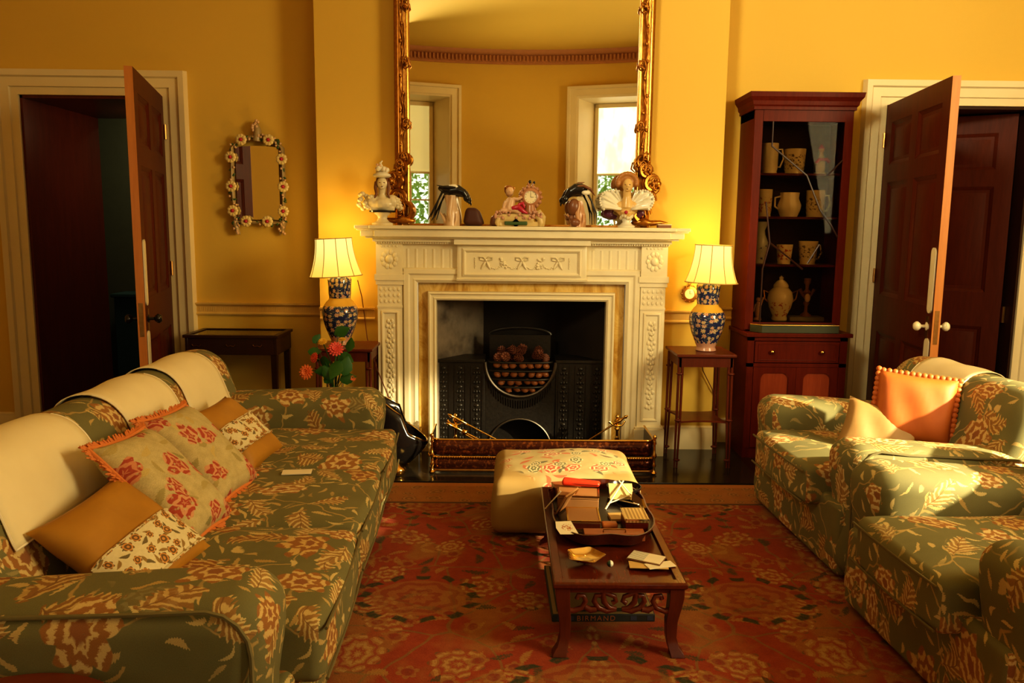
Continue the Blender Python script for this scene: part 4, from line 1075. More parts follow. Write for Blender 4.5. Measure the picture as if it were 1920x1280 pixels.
for sgn, x in ((-1, XL - .045), (1, XR_ + .055)):
    m = MB(); rnd = random.Random(9 + sgn)
    # open scroll loops climbing the frame foot
    for (dx, z, s) in ((-.01, 1.66, 1.5), (.03, 1.75, 1.3), (.05, 1.86, 1.3), (.01, 1.94, 1.1), (-.02, 2.0, .9)):
        pts = [(x + sgn * dx + sgn * .045 * s * cos(R(a)) * (1 - a / 700), 5.43 - .02 * sin(R(a / 2)), z + .05 * s * sin(R(a)) * (1 - a / 700)) for a in range(0, 400, 25)]
        n = len(pts); m.tube(pts, [.004 + .010 * s * sin(pi * (i + .5) / n) for i in range(n)], seg=6)
        for k in range(3): carve(m, x + sgn * dx + rnd.uniform(-.03, .03), z + rnd.uniform(-.03, .03), 5.42, .8)
    m.tube([(x - .06, 5.42, 1.60), (x, 5.40, 1.61), (x + .07, 5.42, 1.60)], [.012, .03, .012]); m.tube([(x + sgn * .05, 5.42, 1.60), (x + sgn * .12, 5.42, 1.605), (x + sgn * .17, 5.43, 1.60)], [.02, .016, .006])
    m.sph((x + sgn * .085, 5.41, 1.86), (.03, .02, .026), 12, 8)
    m.build('corner_scrollwork', GILT, mr, smooth=60)
# ------------------------------------------------------------------ low carved table
tb = thing('low_table', 'low reddish mahogany table with scrolled fretwork ends in the middle of the rug', 'table', (0, 0, 0))
TX0, TX1, TY0, TY1, TZ = .185, .668, 2.712, 3.80, .300
m = MB()
m.box(TX0 + .03, TY0 + .03, TZ - .030, TX1 - .03, TY1 - .03, TZ - .012)
pr = [(0, -.028), (0, 0), (.010, .0), (.030, .0), (.036, -.006), (.036, -.020), (.028, -.028)]
cs_ = [(TX0 + .036, TY0 + .036), (TX1 - .036, TY0 + .036), (TX1 - .036, TY1 - .036), (TX0 + .036, TY1 - .036)]; sg = [(-1, -1), (1, -1), (1, 1), (-1, 1)]
P = []
for (x, y), (sx, sy) in zip(cs_, sg): P.append([(x + sx * o, y + sy * o, TZ + z) for o, z in pr])
m.grid(P, closeu=True)
m.build('table_top', MAHOGY, tb, smooth=30, bevel=.002)
for x, sx in ((TX0 + .035, -1), (TX1 - .035, 1)):
    for y, sy in ((TY0 + .035, -1), (TY1 - .035, 1)):
        m = MB(); P = []
        for z, o, h in ((TZ - .025, 0, .026), (.24, 0, .026), (.20, -.004, .024), (.14, -.012, .021), (.08, -.012, .019), (.045, -.004, .020), (.028, .006, .024), (.012, .010, .026), (.013, .008, .022)):
            z = max(z, .014); cx = x + sx * o; cy = y + sy * o
            P.append([(cx + h * a, cy + h * b_, z) for a, b_ in ((-1, -1), (1, -1), (1, 1), (-1, 1))])
        m.grid(P, closev=True); n = len(m.v); m.f.append([n - 4, n - 3, n - 2, n - 1]); m.uv.append(None); m.f.append([3, 2, 1, 0]); m.uv.append(None)
        m.build('leg', MAHOG, tb, smooth=50, bevel=.005, bseg=3)
def scroll(m, cx, cz, q, y, horizontal=True):
    pts = [(cx + q * .105, y, cz + .0), (cx + q * .09, y, cz - .035), (cx + q * .06, y, cz - .05), (cx + q * .03, y, cz - .045), (cx + q * .012, y, cz - .022), (cx + q * .022, y, cz + .004), (cx + q * .042, y, cz + .006), (cx + q * .048, y, cz - .010)]
    m.tube(pts, [.008, .010, .011, .010, .009, .008, .009, .008], seg=8)
for y in (TY0 + .030, TY1 - .03):
    m = MB(); xm = (TX0 + TX1) / 2; z0 = .215
    m.box(TX0 + .05, y - .010, TZ - .045, TX1 - .05, y + .010, TZ - .028)
    def P_(u, v): return (xm + u, y, z0 + v)
    for q in (-1, 1):
        m.tube([P_(q * .055, .055), P_(q * .06, .03), P_(q * .055, .0), P_(q * .035, -.022), P_(q * .010, -.026)][::1], [.012, .010, .011, .010, .008], seg=8)
        m.tube([P_(q * .06, .04), P_(q * .035, .028), P_(q * .018, .022), P_(q * .012, .004), P_(q * .026, -.004)], [.009, .009, .009, .009, .010], seg=8)
        m.tube([P_(q * .010, -.028), P_(q * .045, -.034), P_(q * .075, -.022), P_(q * .092, .004), P_(q * .085, .026), P_(q * .068, .024)], [.008, .011, .011, .010, .009, .010], seg=8)
        m.tube([P_(q * .082, -.026), P_(q * .105, -.030), P_(q * .125, -.018)], [.012, .013, .010], seg=8)
        m.tube([P_(q * .196, -.028), P_(q * .165, -.034), P_(q * .135, -.022), P_(q * .122, .004), P_(q * .130, .024), P_(q * .150, .026), P_(q * .154, .012)], [.012, .011, .010, .010, .009, .009, .009], seg=8)
        m.tube([P_(q * .195, .062), P_(q * .186, .04), P_(q * .190, .01)], [.014, .009, .006], seg=8)
    m.build('fretwork_apron', MAHOGX, tb, smooth=60)
for x in (TX0 + .03, TX1 - .03):
    m = MB(); m.box(x - .009, TY0 + .05, TZ - .055, x + .009, TY1 - .05, TZ - .028).box(x - .008, TY0 + .05, .178, x + .008, TY1 - .05, .192)
    y = TY0 + .10
    while y < TY1 - .1:
        m.tube([(x, y, .192), (x, y + .02, .215), (x, y, .235), (x, y - .015, .222)], .007, seg=6); y += .08
    m.build('side_rail', MAHOGY, tb, smooth=50)

# tray with curving gallery
ty = thing('gallery_tray', 'oval dark lacquered tray with serpentine gallery filling the far half of the low table', 'tray', (0, 0, 0))
cx, cy, ax_, ay_ = .430, 3.405, .205, .355
def tp(a, o=0):
    c, s = cos(a), sin(a); n = 3.4
    r = (abs(c) ** n + abs(s) ** n) ** (-1 / n); k = 1 - .035 * cos(4 * a) ** 2
    return (cx + (ax_ + o) * r * c * k, cy + (ay_ + o) * r * s * k)
m = MB(); m.prism([tp(2 * pi * i / 64, -.004) for i in range(64)], TZ + .0, TZ + .006); m.build('tray_base', BLACK, ty, smooth=0)
m = MB(); P = []
for z, o in ((.003, 0), (.018, .004), (.034, .012), (.042, .014), (.042, .008), (.03, .004), (.006, -.006)):
    P.append([tp(2 * pi * i / 64, o) + (TZ + z + .010 * (abs(sin(2 * pi * i / 64)) ** 6 if z > .02 and 1 else 0),) for i in range(64)])
m.grid(P, closev=True); m.build('gallery_rim', mat('lacquer_red_brown', lambda: dict(col=mix(noise(coord(), 20), (.03, .006, .004), (.10, .018, .010)), rough=.12, coat=.6)), ty, smooth=60)

def item(name, label, cat, m, mt_, loc, rz=0, group=None, **k):
    o = m.build(name, mt_, **k); o.location = loc; o.rotation_euler = (0, 0, R(rz)); return tag(o, label, cat, group)
ZT = TZ + .007
def bx(name, label, cat, w, d, h, mt_, loc, rz=0, trimm=None, lidm=None, knobm=None):
    t = thing(name, label, cat, loc, R(rz))
    m = MB(); m.box(-w / 2, -d / 2, 0, w / 2, d / 2, h * .72); m.build('box_body', mt_, t, bevel=.002)
    m = MB(); m.box(-w / 2 - .001, -d / 2 - .001, h * .74, w / 2 + .001, d / 2 + .001, h); m.build('lid', lidm or mt_, t, bevel=.002)
    if trimm:
        m = MB()
        for x in (-w / 2, w / 2): m.box(x - .003, -d / 2 - .003, h - .004, x + .003, d / 2 + .003, h + .002)
        for y in (-d / 2, d / 2): m.box(-w / 2, y - .003, h - .004, w / 2, y + .003, h + .002)
        m.box(-w / 2 - .002, -d / 2 - .003, 0, w / 2 + .002, -d / 2, .005)
        m.build('metal_edge', trimm, t, smooth=0)
    if knobm:
        m = MB(); m.tube([(-.045, -d / 2 + .02, h), (-.045, -d / 2 + .02, h + .012), (.045, -d / 2 + .02, h + .012), (.045, -d / 2 + .02, h)], .003, seg=6); m.build('handle', knobm, t)
    return t
WOODB = wood('chestnut_box_wood', (.24, .06, .02), (.42, .14, .05), axis=0, coat=.2)
bx('wooden_box', 'long low red-brown wooden box with brass handle at the front of the tray', 'box', .245, .062, .030, WOODB, (.455, 3.118, ZT), 0, knobm=DBRASS)
bx('leather_box', 'tan leather-topped box with pale gilt edges on the left of the tray', 'box', .135, .165, .038, MAHOG, (.345, 3.290, ZT), -2, trimm=GILTB, lidm=TAN)
bx('cigarette_box', 'square dark red box with striped silvery lid on the right of the tray', 'box', .095, .135, .058, CABWOOD, (.558, 3.245, ZT), 0, trimm=SILVER, lidm=mat('striped_metal_lid', lambda: dict(col=mix(sst(mt('SINE', sep(coord())[0] * 420.), -.3, .3), (.55, .36, .12), (.90, .70, .34)), metal=.8, rough=.3)))
m = MB(); m.rbox((0, 0, .012), (.034, .022, .012), .010, n=3); item('carved_amber_box', 'small carved orange amber box in the middle of the tray', 'box', m, flat('amber_brown', (.50, .15, .035), .3), (.452, 3.235, ZT), 0)
bx('wide_box', 'wide tan leather box under the red spectacle case at the back of the tray', 'box', .185, .12, .060, TAN, (.345, 3.52, ZT), -6, trimm=DBRASS)
bx('book_shaped_box', 'dark orange leather box at the far left of the tray', 'box', .115, .10, .045, WOODB, (.300, 3.675, ZT), 12)
# red glasses case
t = thing('spectacle_case', 'bright red leather spectacle case lying on the tan box', 'case', (.365, 3.600, ZT + .066), R(-14))
m = MB(); m.rbox((0, 0, .012), (.088, .025, .013), .012, n=5, fn=lambda p, h: (p[0], p[1] * (1 - .18 * p[0] / h[0]), p[2] * (1 - .2 * p[0] / h[0]))); m.build('case_body', REDL, t, smooth=60)
m = MB(); m.tube([(-.085, -.0262, .012), (0, -.0262, .012), (.085, -.0215, .012)], .0012, seg=4); m.build('seam', BLACK, t)
# magnifying reading stand / easel frames
t = thing('easel_frame', 'small open picture easel with pale crossed struts on the right of the tray', 'easel', (.548, 3.52, ZT))
m = MB()
for a, b_ in (((-.085, -.06, 0), (.015, .09, .085)), ((.085, -.06, 0), (-.005, .09, .085)), ((-.05, .10, .0), (.06, -.08, .03)), ((-.07, -.02, .012), (.05, .03, .04))): m.tube([a, b_], .0045, seg=6, flat=.6)
m.build('struts', PAPER, t)
m = MB(); m.push(T(.0, .05, .045) @ RX(35)).box(-.055, -.045, 0, .055, .045, .004).pop(); m.build('pale_card', flat('gold_card', (.60, .45, .2), .4), t, smooth=0)
m = MB(); m.push(T(.06, -.02, .03) @ RY(40) @ RX(20)).box(-.03, -.035, 0, .03, .035, .003).pop(); m.build('silver_plate', SILVER, t, smooth=0)
t = thing('folding_frame', 'folding leather photograph frame standing open at the left of the tray', 'frame', (.268, 3.455, ZT), R(62))
m = MB(); m.push(RX(28)).box(-.07, -.004, 0, .07, .004, .10).pop(); m.build('frame_back', TAN, t, bevel=.001)
m = MB(); m.push(RX(28)); m.frame(-.058, .012, .058, .088, [(0, 0), (0, .003), (.008, .003), (.008, 0)], -.004); m.pop(); m.build('frame_edge', DBRASS, t)
m = MB(); m.tube([(-.02, 0, .09), (-.03, .07, .0)], .003); m.build('strut', PAPER, t)
m = MB(); m.box(-.032, -.04, 0, .032, .04, .012); item('match_box', 'small gilt topped match box between the boxes on the tray', 'box', m, flat('gold_paper', (.52, .32, .10), .4), (.497, 3.345, ZT), 5, bevel=.001)
# black fan / dish on the right back
m = MB(); m.lathe([(0, .0), (.05, .002), (.075, .02), (.082, .045), (.078, .045), (.07, .022), (.045, .006), (0, .005)], seg=28); o = item('black_dish', 'black lacquer dish tilted at the far right of the tray', 'dish', m, BLACK, (.575, 3.66, ZT), 0, smooth=60)
# playing card shaped paper
m = MB(); m.prism([(-.035, -.04), (.04, -.045), (.025, .04), (-.04, .04), (-.045, 0)], 0, .001); m.push(T(0, 0, .0012)); m.pop(); o = item('picture_card', 'cream card with small brown drawing resting on the front left tray rim', 'card', m, mat('card_drawing', lambda: (lambda o: (lambda x, y, z: dict(col=mix(sst(mt('SQRT', x * x + y * y), .026, .018) * sst(noise(o, 120, 3), .48, .55), (.80, .72, .52), (.45, .16, .06)), rough=.6))(*sep(o)))(coord())), (.262, 3.115, TZ + .052), 8, smooth=0)
o.rotation_euler = (R(18), R(0), R(8))
# silver leaf dish
t = thing('silver_dish', 'shiny gold-silver leaf-shaped dish at the front left of the table', 'dish', (.318, 2.905, TZ + .001))
m = MB(); m.lathe([(.025, .0), (.03, .004), (.05, .012), (.066, .024), (.070, .026), (.062, .020), (.045, .010), (.02, .006), (0, .0055)], seg=40, fn=lambda a, z: 1 + (.09 * cos(5 * a) + .03 * cos(10 * a)) * min(1, z / .02)); m.build('bowl', SILVER, t, smooth=70)
m = MB()
for a in (90, 210, 330): m.sph((.035 * cos(R(a)), .035 * sin(R(a)), .006), .006, 8, 6)
m.build('ball_feet', SILVER, t)
t = thing('glass_marble', 'small green and white glass ball on the table beside the dish', 'marble', (.405, 2.852, TZ + .0135))
m = MB(); m.sph((0, 0, 0), .013, 20, 12); m.build('ball', mat('swirl_glass', lambda: dict(col=mix(sst(sep(coord())[0], -.002, .003), (.01, .06, .045), (.85, .85, .75)), rough=.05, coat=1.)), t, smooth=70)
# papers
def sheet(name, label, w, d, h, mt_, loc, rz, cat='paper', grp=None):
    m = MB(); m.box(-w / 2, -d / 2, 0, w / 2, d / 2, h); return item(name, label, cat, m, mt_, loc, rz, grp, smooth=0, bevel=.0006)
sheet('buff_envelope', 'buff envelope at the bottom of the paper pile on the table', .145, .062, .003, flat('buff_paper', (.62, .40, .14), .7), (.552, 2.868, TZ), -4)
sheet('folded_leaflet', 'cream folded leaflet poking from under the notebook', .11, .05, .003, PAPER, (.595, 2.862, TZ + .0032), 16)
t = thing('notebook', 'open notebook with ruled left page on top of the paper pile', 'notebook', (.553, 2.918, TZ + .0066), R(-28))
m = MB(); m.box(-.066, -.043, 0, .066, .043, .003); m.build('cover', BROWNP, t, smooth=0)
m = MB(); m.box(0, -.040, .003, .063, .040, .006); m.build('blank_page', PAPER, t, smooth=0)
m = MB(); m.box(-.063, -.040, .003, 0, .040, .0065); m.build('ruled_page', mat('ruled_page', lambda: dict(col=mix(sst(mt('SINE', sep(coord())[1] * 560.), .2, .6), (.82, .78, .62), (.05, .06, .07)), rough=.5)), t, smooth=0)
# flat game box under the table
t = thing('flat_board_box', 'large flat dark box lying on the rug beneath the low table with lettered edge', 'box', (.40, 3.22, .0135), R(1))
m = MB(); m.box(-.205, -.235, 0, .205, .235, .030); m.build('box_body', flat('blue_grey_board', (.030, .034, .034), .6), t, bevel=.002)
m = MB(); m.box(-.20, -.23, .030, .20, .23, .033); m.build('box_lid', flat('dull_gold_board', (.30, .20, .075), .6), t, bevel=.001)
m = MB()
for a in (.0,): m.frame(0, 0, 0, 0, [(0, 0), (0, 0)], 0) if 0 else m.box(-.185, -.215, .0331, -.155, .215, .0336).box(.155, -.215, .0331, .185, .215, .0336).box(-.155, -.215, .0331, .155, -.185, .0336)
m.build('dark_border', flat('dark_border_ink', (.05, .045, .02), .6), t, smooth=0)
cu = bpy.data.curves.new('lettering', 'FONT'); cu.body = 'BIRMAND'; cu.size = .030; cu.extrude = .0004; cu.align_x = 'CENTER'; cu.space_character = 1.25
cu.materials.append(flat('faded_orange_print', (.42, .13, .035), .6)); lo = bpy.data.objects.new('lettering_text', cu); COL.objects.link(lo); bpy.context.view_layer.update(); me_ = bpy.data.meshes.new_from_object(lo.evaluated_get(bpy.context.evaluated_depsgraph_get())); bpy.data.objects.remove(lo); lo = bpy.data.objects.new('lettering', me_); COL.objects.link(lo); lo.parent = t; lo.location = (-.03, -.2358, .005); lo.rotation_euler = (R(90), 0, 0)
for x in (-.17, -.13, .12, .185): m = MB(); m.push(T(x, -.2355, .015)).box(-.012, -.0006, -.009, .012, .0006, .009).pop(); m.build('end_mark', flat('print_blue', (.05, .06, .11), .5) if x == -.17 else bpy.data.materials['print_blue'], t, smooth=0)

# ------------------------------------------------------------------ pouf
def pf(p, h):
    x, y, z = p; u = x / h[0]; v = y / h[1]; f = (z / h[2] + 1) / 2
    dome = (1 - u * u) * (1 - v * v)
    k = 1 + .03 * sin(pi * f) - .05 * f
    ear = (abs(u) * abs(v)) ** 6
    return (x * k * (1 + .05 * ear * f), y * k * (1 + .05 * ear * f), z + (.045 * dome - .01 if f > .5 else 0) + .006 * sin(9 * x) * f)
m = MB(); m.rbox((0, 0, .165), (.375, .30, .150), .05, n=12, fn=pf)
pt = thing('needlework_pouf', 'large square beige pouf with red and cream needlework top behind the low table', 'footstool', (.325, 4.135, .014), R(-1))
m.build('pouf_body', POUF, pt, smooth=80)

# ------------------------------------------------------------------ lamp tables and lamps
def lamp_table(label, loc, w, d, h, group, slab_dark=False):
    t = thing('lamp_table', label, 'side table', loc, 0, group)
    m = MB(); m.box(-w / 2, -d / 2, h - .018, w / 2, d / 2, h); m.box(-w / 2 + .01, -d / 2 + .01, h - .024, w / 2 - .01, d / 2 - .01, h - .017); m.build('table_top', MAHOGX, t, bevel=.003)
    m = MB(); k = .02
    m.box(-w / 2 + k, -d / 2 + k, h - .085, w / 2 - k, -d / 2 + k + .014, h - .02).box(-w / 2 + k, d / 2 - k - .014, h - .085, w / 2 - k, d / 2 - k, h - .02)
    m.box(-w / 2 + k, -d / 2 + k, h - .085, -w / 2 + k + .014, d / 2 - k, h - .02).box(w / 2 - k - .014, -d / 2 + k, h - .085, w / 2 - k, d / 2 - k, h - .02); m.build('apron', MAHOG, t, smooth=0)
    for sx in (-1, 1):
        for sy in (-1, 1):
            m = MB(); x, y = sx * (w / 2 - .032), sy * (d / 2 - .032)
            for q in (-1, 1): m.tube([(x + q * .011, y, h - .03), (x + q * .011 + sx * .004, y + sy * .004, h * .45), (x + q * .008 + sx * .012, y + sy * .012, .0)], [.010, .009, .006], seg=8)
            for z in (h - .13, h * .42, .05): m.sph((x + sx * .006, y + sy * .006, z), (.024, .016, .010), 10, 6)
            m.build('leg', MAHOG, t, smooth=60)
    m = MB(); P = []
    for i in range(13):
        u = 2 * i / 12 - 1; row = []
        for j in range(13):
            v = 2 * j / 12 - 1
            kx = 1 - .22 * (1 - v * v); ky = 1 - .22 * (1 - u * u)
            row.append((u * (w / 2 - .025) * kx, v * (d / 2 - .025) * ky, h * .40))
        P.append(row)
    m.grid(P); m.build('lower_shelf', MAHOGX, t, solid=.012, smooth=0)
    return t
lamp_table('slender mahogany lamp table right of the fireplace beside the cabinet', (1.305, 5.255, .012), .385, .385, .755, 'pair of lamp tables')
lamp_table('mahogany lamp table left of the fireplace behind the flowers', (-1.030, 5.240, .0), .38, .38, .785, 'pair of lamp tables')
def lamp(label, loc, tilt, sdx, h=.44):
    t = thing('table_lamp', label, 'lamp', loc, 0, 'pair of porcelain lamps')
    m = MB(); m.lathe([(.062, 0), (.068, .006), (.062, .022), (.060, .028), (.072, .055)], seg=32); m.build('lamp_foot', PPORC, t, smooth=50)
    m = MB(); m.lathe([(.071, .054), (.078, .07), (.098, .12), (.112, .17), (.118, .215), (.112, .248), (.103, .262)], seg=40); m.build('vase_body', IMARI, t, smooth=60)
    m = MB(); m.lathe([(.104, .261), (.088, .285), (.074, .298), (.068, .312)], seg=40); m.build('shoulder', YPORC, t, smooth=60)
    m = MB(); m.lathe([(.069, .311), (.073, .34), (.074, .39), (.078, .43), (.070, .445), (.04, .45)], seg=40); m.build('vase_neck', IMARI, t, smooth=60)
    m = MB(); m.lathe([(.012, .45), (.012, .50), (.020, .505), (.018, .55), (0, .56)], seg=14); m.build('bulb_holder', BRASS, t, smooth=50)
    # panelled empire shade
    sh = MB(); P = []; zb, zt = .452, .695
    n = 64; ns = 10
    for i in range(15):
        u = i / 14; r = .118 + (.170 - .118) * (1 - u) ** 1.9
        row = []
        for k in range(n):
            a = 2 * pi * k / n; f = abs(((a / (2 * pi) * ns) % 1) - .5) * 2
            rr = r * (1 - .035 * (1 - f ** 2))
            row.append((rr * cos(a), rr * sin(a), zt - (zt - zb) * (1 - u) - .5 * (zt + zb)))
        P.append(row)
    sh.grid(P, closev=True); s = sh.build('lamp_shade', SHADE, t, smooth=50, solid=.002)
    s.location = (sdx, 0, (zt + zb) / 2); s.rotation_euler = (0, R(tilt), 0)
    b = MB()
    for z, r in ((zb - (zt + zb) / 2, .170), (zt - (zt + zb) / 2, .118)): b.tube([(r * cos(R(a)), r * sin(R(a)), z) for a in range(0, 360, 9)], .0035, seg=6, closed=True)
    for k in range(ns):
        a = 2 * pi * (k) / ns; b.tube([((.118 + .052 * (1 - u) ** 1.9) * cos(a) * 1.005, (.118 + .052 * (1 - u) ** 1.9) * sin(a) * 1.005, (u - .5) * (zt - zb)) for u in [q / 8 for q in range(9)]], .0025, seg=5)
    b.build('shade_binding', flat('gold_braid', (.60, .36, .10), .7), s, smooth=60)
    for z, pw in ((.78, 4.6), (.40, 1.6)):
        l = bpy.data.lights.new('lamp_glow', 'POINT'); l.energy = pw * 1.0; l.color = (1., .62, .16); l.shadow_soft_size = .05
        lo = bpy.data.objects.new('lamp_glow', l); COL.objects.link(lo); lo.location = (loc[0] + sdx, loc[1] + (.02 if z > .5 else .20), loc[2] + z)
lamp('lit blue floral porcelain lamp with cream shade left of the fireplace', (-1.078, 5.24, .785), -3, -.030)
lamp('lit blue floral porcelain lamp with cream shade right of the fireplace', (1.338, 5.24, .767), 1.5, .020)

# small round clock hanging on the wall by the right lamp
t = thing('hanging_watch', 'small round gilt framed clock hanging on the wall beside the right lamp', 'clock', (1.285, 5.545, 1.12))
m = MB(); m.push(RX(90)).lathe([(.030, .0), (.052, 0), (.056, .006), (.052, .016), (.036, .018), (.034, .010)], seg=28).pop()
for k in range(12): m.sph((.054 * cos(k * pi / 6), -.008, .054 * sin(k * pi / 6)), .009, 8, 5)
m.tube([(0, -.004, .056), (-.012, -.004, .072), (0, -.004, .084), (.012, -.004, .072), (0, -.004, .056)], .003); m.build('gilt_rim', DBRASS, t, smooth=50)
m = MB(); m.push(RX(90)).lathe([(.035, .010), (0, .012)], seg=28).pop(); m.build('dial', IVORY, t, smooth=50)
m = MB(); m.box(-.001, -.0135, 0, .001, -.0125, .022).box(0, -.0135, -.001, .015, -.0125, .001); m.build('hands', BLACK, t, smooth=0)
# lamp flex
m = MB(); m.tube([(-.99, 5.40, 1.20), (-.985, 5.52, 1.08), (-.972, 5.535, .95), (-.94, 5.45, .80), (-.86, 5.36, .60), (-.77, 5.28, .42), (-.74, 5.2, .30)], .0035, seg=6); tag(m.build('lamp_flex', flat('red_brown_flex', (.16, .04, .02), .5)), 'thin reddish lamp cord trailing past the left pilaster', 'cord')
m = MB(); m.tube([(1.36, 5.47, .70), (1.40, 5.53, .58), (1.47, 5.53, .45), (1.52, 5.6, .3)], .0035, seg=6); tag(m.build('lamp_flex', bpy.data.materials['red_brown_flex']), 'thin cord hanging behind the right lamp table', 'cord')
# brass bracket candle-snuffer like rod beside the left lamp left out of sight

# ------------------------------------------------------------------ flowers behind the sofa arm
t = thing('pedestal_table', 'small dark pedestal table holding the flower vase behind the far sofa arm', 'side table', (-1.04, 4.80, .0))
m = MB(); m.lathe([(.19, .525), (.20, .53), (.195, .542), (.18, .542), (0, .54)], seg=32); m.build('round_top', MAHOG, t, smooth=40)
m = MB(); m.lathe([(.03, .06), (.022, .12), (.016, .3), (.026, .36), (.018, .42), (.03, .53)], seg=16); m.build('stem', MAHOG, t, smooth=60)
for a in (90, 210, 330):
    m = MB(); m.tube([(.02 * cos(R(a)), .02 * sin(R(a)), .12), (.12 * cos(R(a)), .12 * sin(R(a)), .07), (.19 * cos(R(a)), .19 * sin(R(a)), .012)], [.018, .014, .012]); m.build('leg', MAHOG, t, smooth=60)
VX, VY, VZ = -1.02, 4.76, .542
t = thing('glass_vase', 'clear glass vase of dahlias on the small table behind the far sofa arm', 'vase', (VX, VY, VZ))
m = MB(); m.lathe([(.055, 0), (.058, .01), (.050, .05), (.052, .12), (.066, .155), (.063, .155), (.048, .12), (.046, .05), (.05, .015), (0, .012)], seg=24, fn=lambda a, z: 1 + .02 * cos(12 * a)); m.build('vase_glass', GLASS, t, smooth=50)
def dahlia(label, hx, hz, hy, r, mt_, kind, lean=(0, 0)):
    t = thing('dahlia', label, 'flower', (0, 0, 0), 0, 'dahlias in the glass vase')
    m = MB(); m.tube([(VX + hx * .05, VY, VZ + .02), (VX + hx * .35, VY + hy * .4, VZ + .14 + hz * .2), (VX + hx, VY + hy, VZ + hz)], .004, seg=6); m.build('stem', STEM, t)
    m = MB(); c = Vector((VX + hx, VY + hy - .01, VZ + hz))
    for ring_, (n, rr, tilt) in enumerate(((14, 1., 8), (13, .86, 28), (11, .68, 48), (8, .45, 66), (5, .22, 80))):
        for k in range(n):
            a = 360 * (k + .5 * ring_) / n
            m.push(T(*c) @ RX(75 + lean[0]) @ RY(lean[1]) @ RZ(a) @ T(r * rr * .5 * cos(R(tilt)), 0, r * (.15 + rr * .55 * sin(R(tilt)))) @ RY(-tilt)).sph((0, 0, 0), (r * rr * .5, r * .17, r * .07), 8, 5).pop()
    m.build('flower_head', mt_, t, smooth=60)
dahlia('orange dahlia lowest at the left of the vase', -.155, .150, -.03, .050, CORAL, 0, (0, -15))
dahlia('red-pink dahlia at the top of the vase', .015, .285, -.02, .052, PINKF, 0, (-20, 10))
dahlia('coral bud dahlia at the upper left of the vase', -.105, .235, -.02, .036, flat('deep_coral', (.72, .12, .05), .6), 0, (-10, -40))
dahlia('small yellow bloom half hidden behind the red dahlia', -.075, .320, .04, .032, YELF, 0, (-40, 0))
dahlia('small coral bud at the lower right of the vase', .115, .115, -.02, .022, CORAL, 0)
dahlia('small yellow bloom high on the right against the lamp', .045, .335, .03, .026, YELF, 0, (-60, 0))
t = thing('leaf_sprays', 'green leafy sprays among the dahlias in the vase', 'leaves', (0, 0, 0))
rnd = random.Random(21)
for k, (hx, hz, hy, s) in enumerate(((.03, .20, -.05, .075), (.07, .16, -.05, .07), (-.03, .16, -.05, .06), (-.14, .27, 0, .05), (.02, .38, .02, .06), (.09, .29, 0, .055), (-.05, .23, -.04, .055), (.06, .11, -.04, .06), (-.04, .10, -.04, .05), (-.12, .33, .02, .04), (.03, .24, .03, .07), (-.02, .13, -.06, .055))):
    m = MB(); c = Vector((VX + hx, VY + hy, VZ + hz))
    s *= 1.35; m.tube([(VX, VY, VZ + .04), (VX + hx * .5, VY + hy * .5, VZ + hz * .6), c], .002, seg=5)
    m.push(T(*c) @ RX(rnd.uniform(50, 110)) @ RZ(rnd.uniform(0, 360)) @ RX(rnd.uniform(-25, 25)))
    P = []
    for i in range(9):
        u = i / 8; w_ = s * .42 * sin(pi * min(1, u ** .8)) * (1 + .12 * (i % 2)); P.append([(u * s * 1.3 - s * .3, -w_, -.12 * w_), (u * s * 1.3 - s * .3, 0, .10 * w_), (u * s * 1.3 - s * .3, w_, -.12 * w_)])
    m.grid(P); m.pop(); m.build('leaf', LEAFM, t, smooth=60)
m = MB(); m.lathe([(0, 0), (.05, .002), (.07, .018), (.066, .018), (.04, .006), (0, .005)], seg=24); item('dark_bowl', 'small dark bowl beside the glass vase', 'bowl', m, BLACK, (-.905, 4.86, .543), 0, smooth=50)

# ------------------------------------------------------------------ display table, left alcove
t = thing('display_table', 'dark mahogany display table with glass top under the small mirror', 'table', (0, 0, 0))
A0, A1, B0, B1, h = -2.165, -1.525, 5.35, 5.74, .825
m = MB(); m.box(A0 + .02, B0 + .02, h - .13, A1 - .02, B1 - .02, h - .115)
for q in ((A0 + .012, B0 + .012, A1 - .012, B0 + .03), (A0 + .012, B1 - .03, A1 - .012, B1 - .012), (A0 + .012, B0 + .012, A0 + .03, B1 - .012), (A1 - .03, B0 + .012, A1 - .012, B1 - .012)): m.box(q[0], q[1], h - .135, q[2], q[3], h - .015)
m.build('case', DARKWOOD, t, bevel=.002)
m = MB(); k = .035
for q in ((A0, B0, A1, B0 + k), (A0, B1 - k, A1, B1), (A0, B0 + k, A0 + k, B1 - k), (A1 - k, B0 + k, A1, B1 - k)): m.box(q[0], q[1], h - .02, q[2], q[3], h)
m.build('lid_frame', DARKWOOD, t, bevel=.002)
m = MB(); m.box(A0 + k, B0 + k, h - .012, A1 - k, B1 - k, h - .006); m.build('glass_top', GLASS, t, smooth=0)
m = MB(); m.box(A0 + k, B0 + k, h - .10, A1 - k, B1 - k, h - .09); m.build('velvet_lining', flat('brown_velvet', (.16, .09, .03), .9), t, smooth=0)
for x in (A0 + .035, A1 - .035):
    for y in (B0 + .035, B1 - .035):
        m = MB(); P = [[(x + s * a, y + s * b_, z) for a, b_ in ((-1, -1), (1, -1), (1, 1), (-1, 1))] for z, s in ((h - .10, .020), (0, .013))]; m.grid(P, closev=True); m.build('leg', DARKWOOD, t, smooth=0)
m = MB()
for x in (A0 + .09, -1.845, A1 - .14):
    m.push(T(x, B0 + .009, h - .065) @ RX(90)).tube([(-.03, 0, 0), (-.02, -.012, .004), (0, -.006, .006), (.02, -.012, .004), (.03, 0, 0)], .003).pop()
m.build('brass_mounts', DBRASS, t)

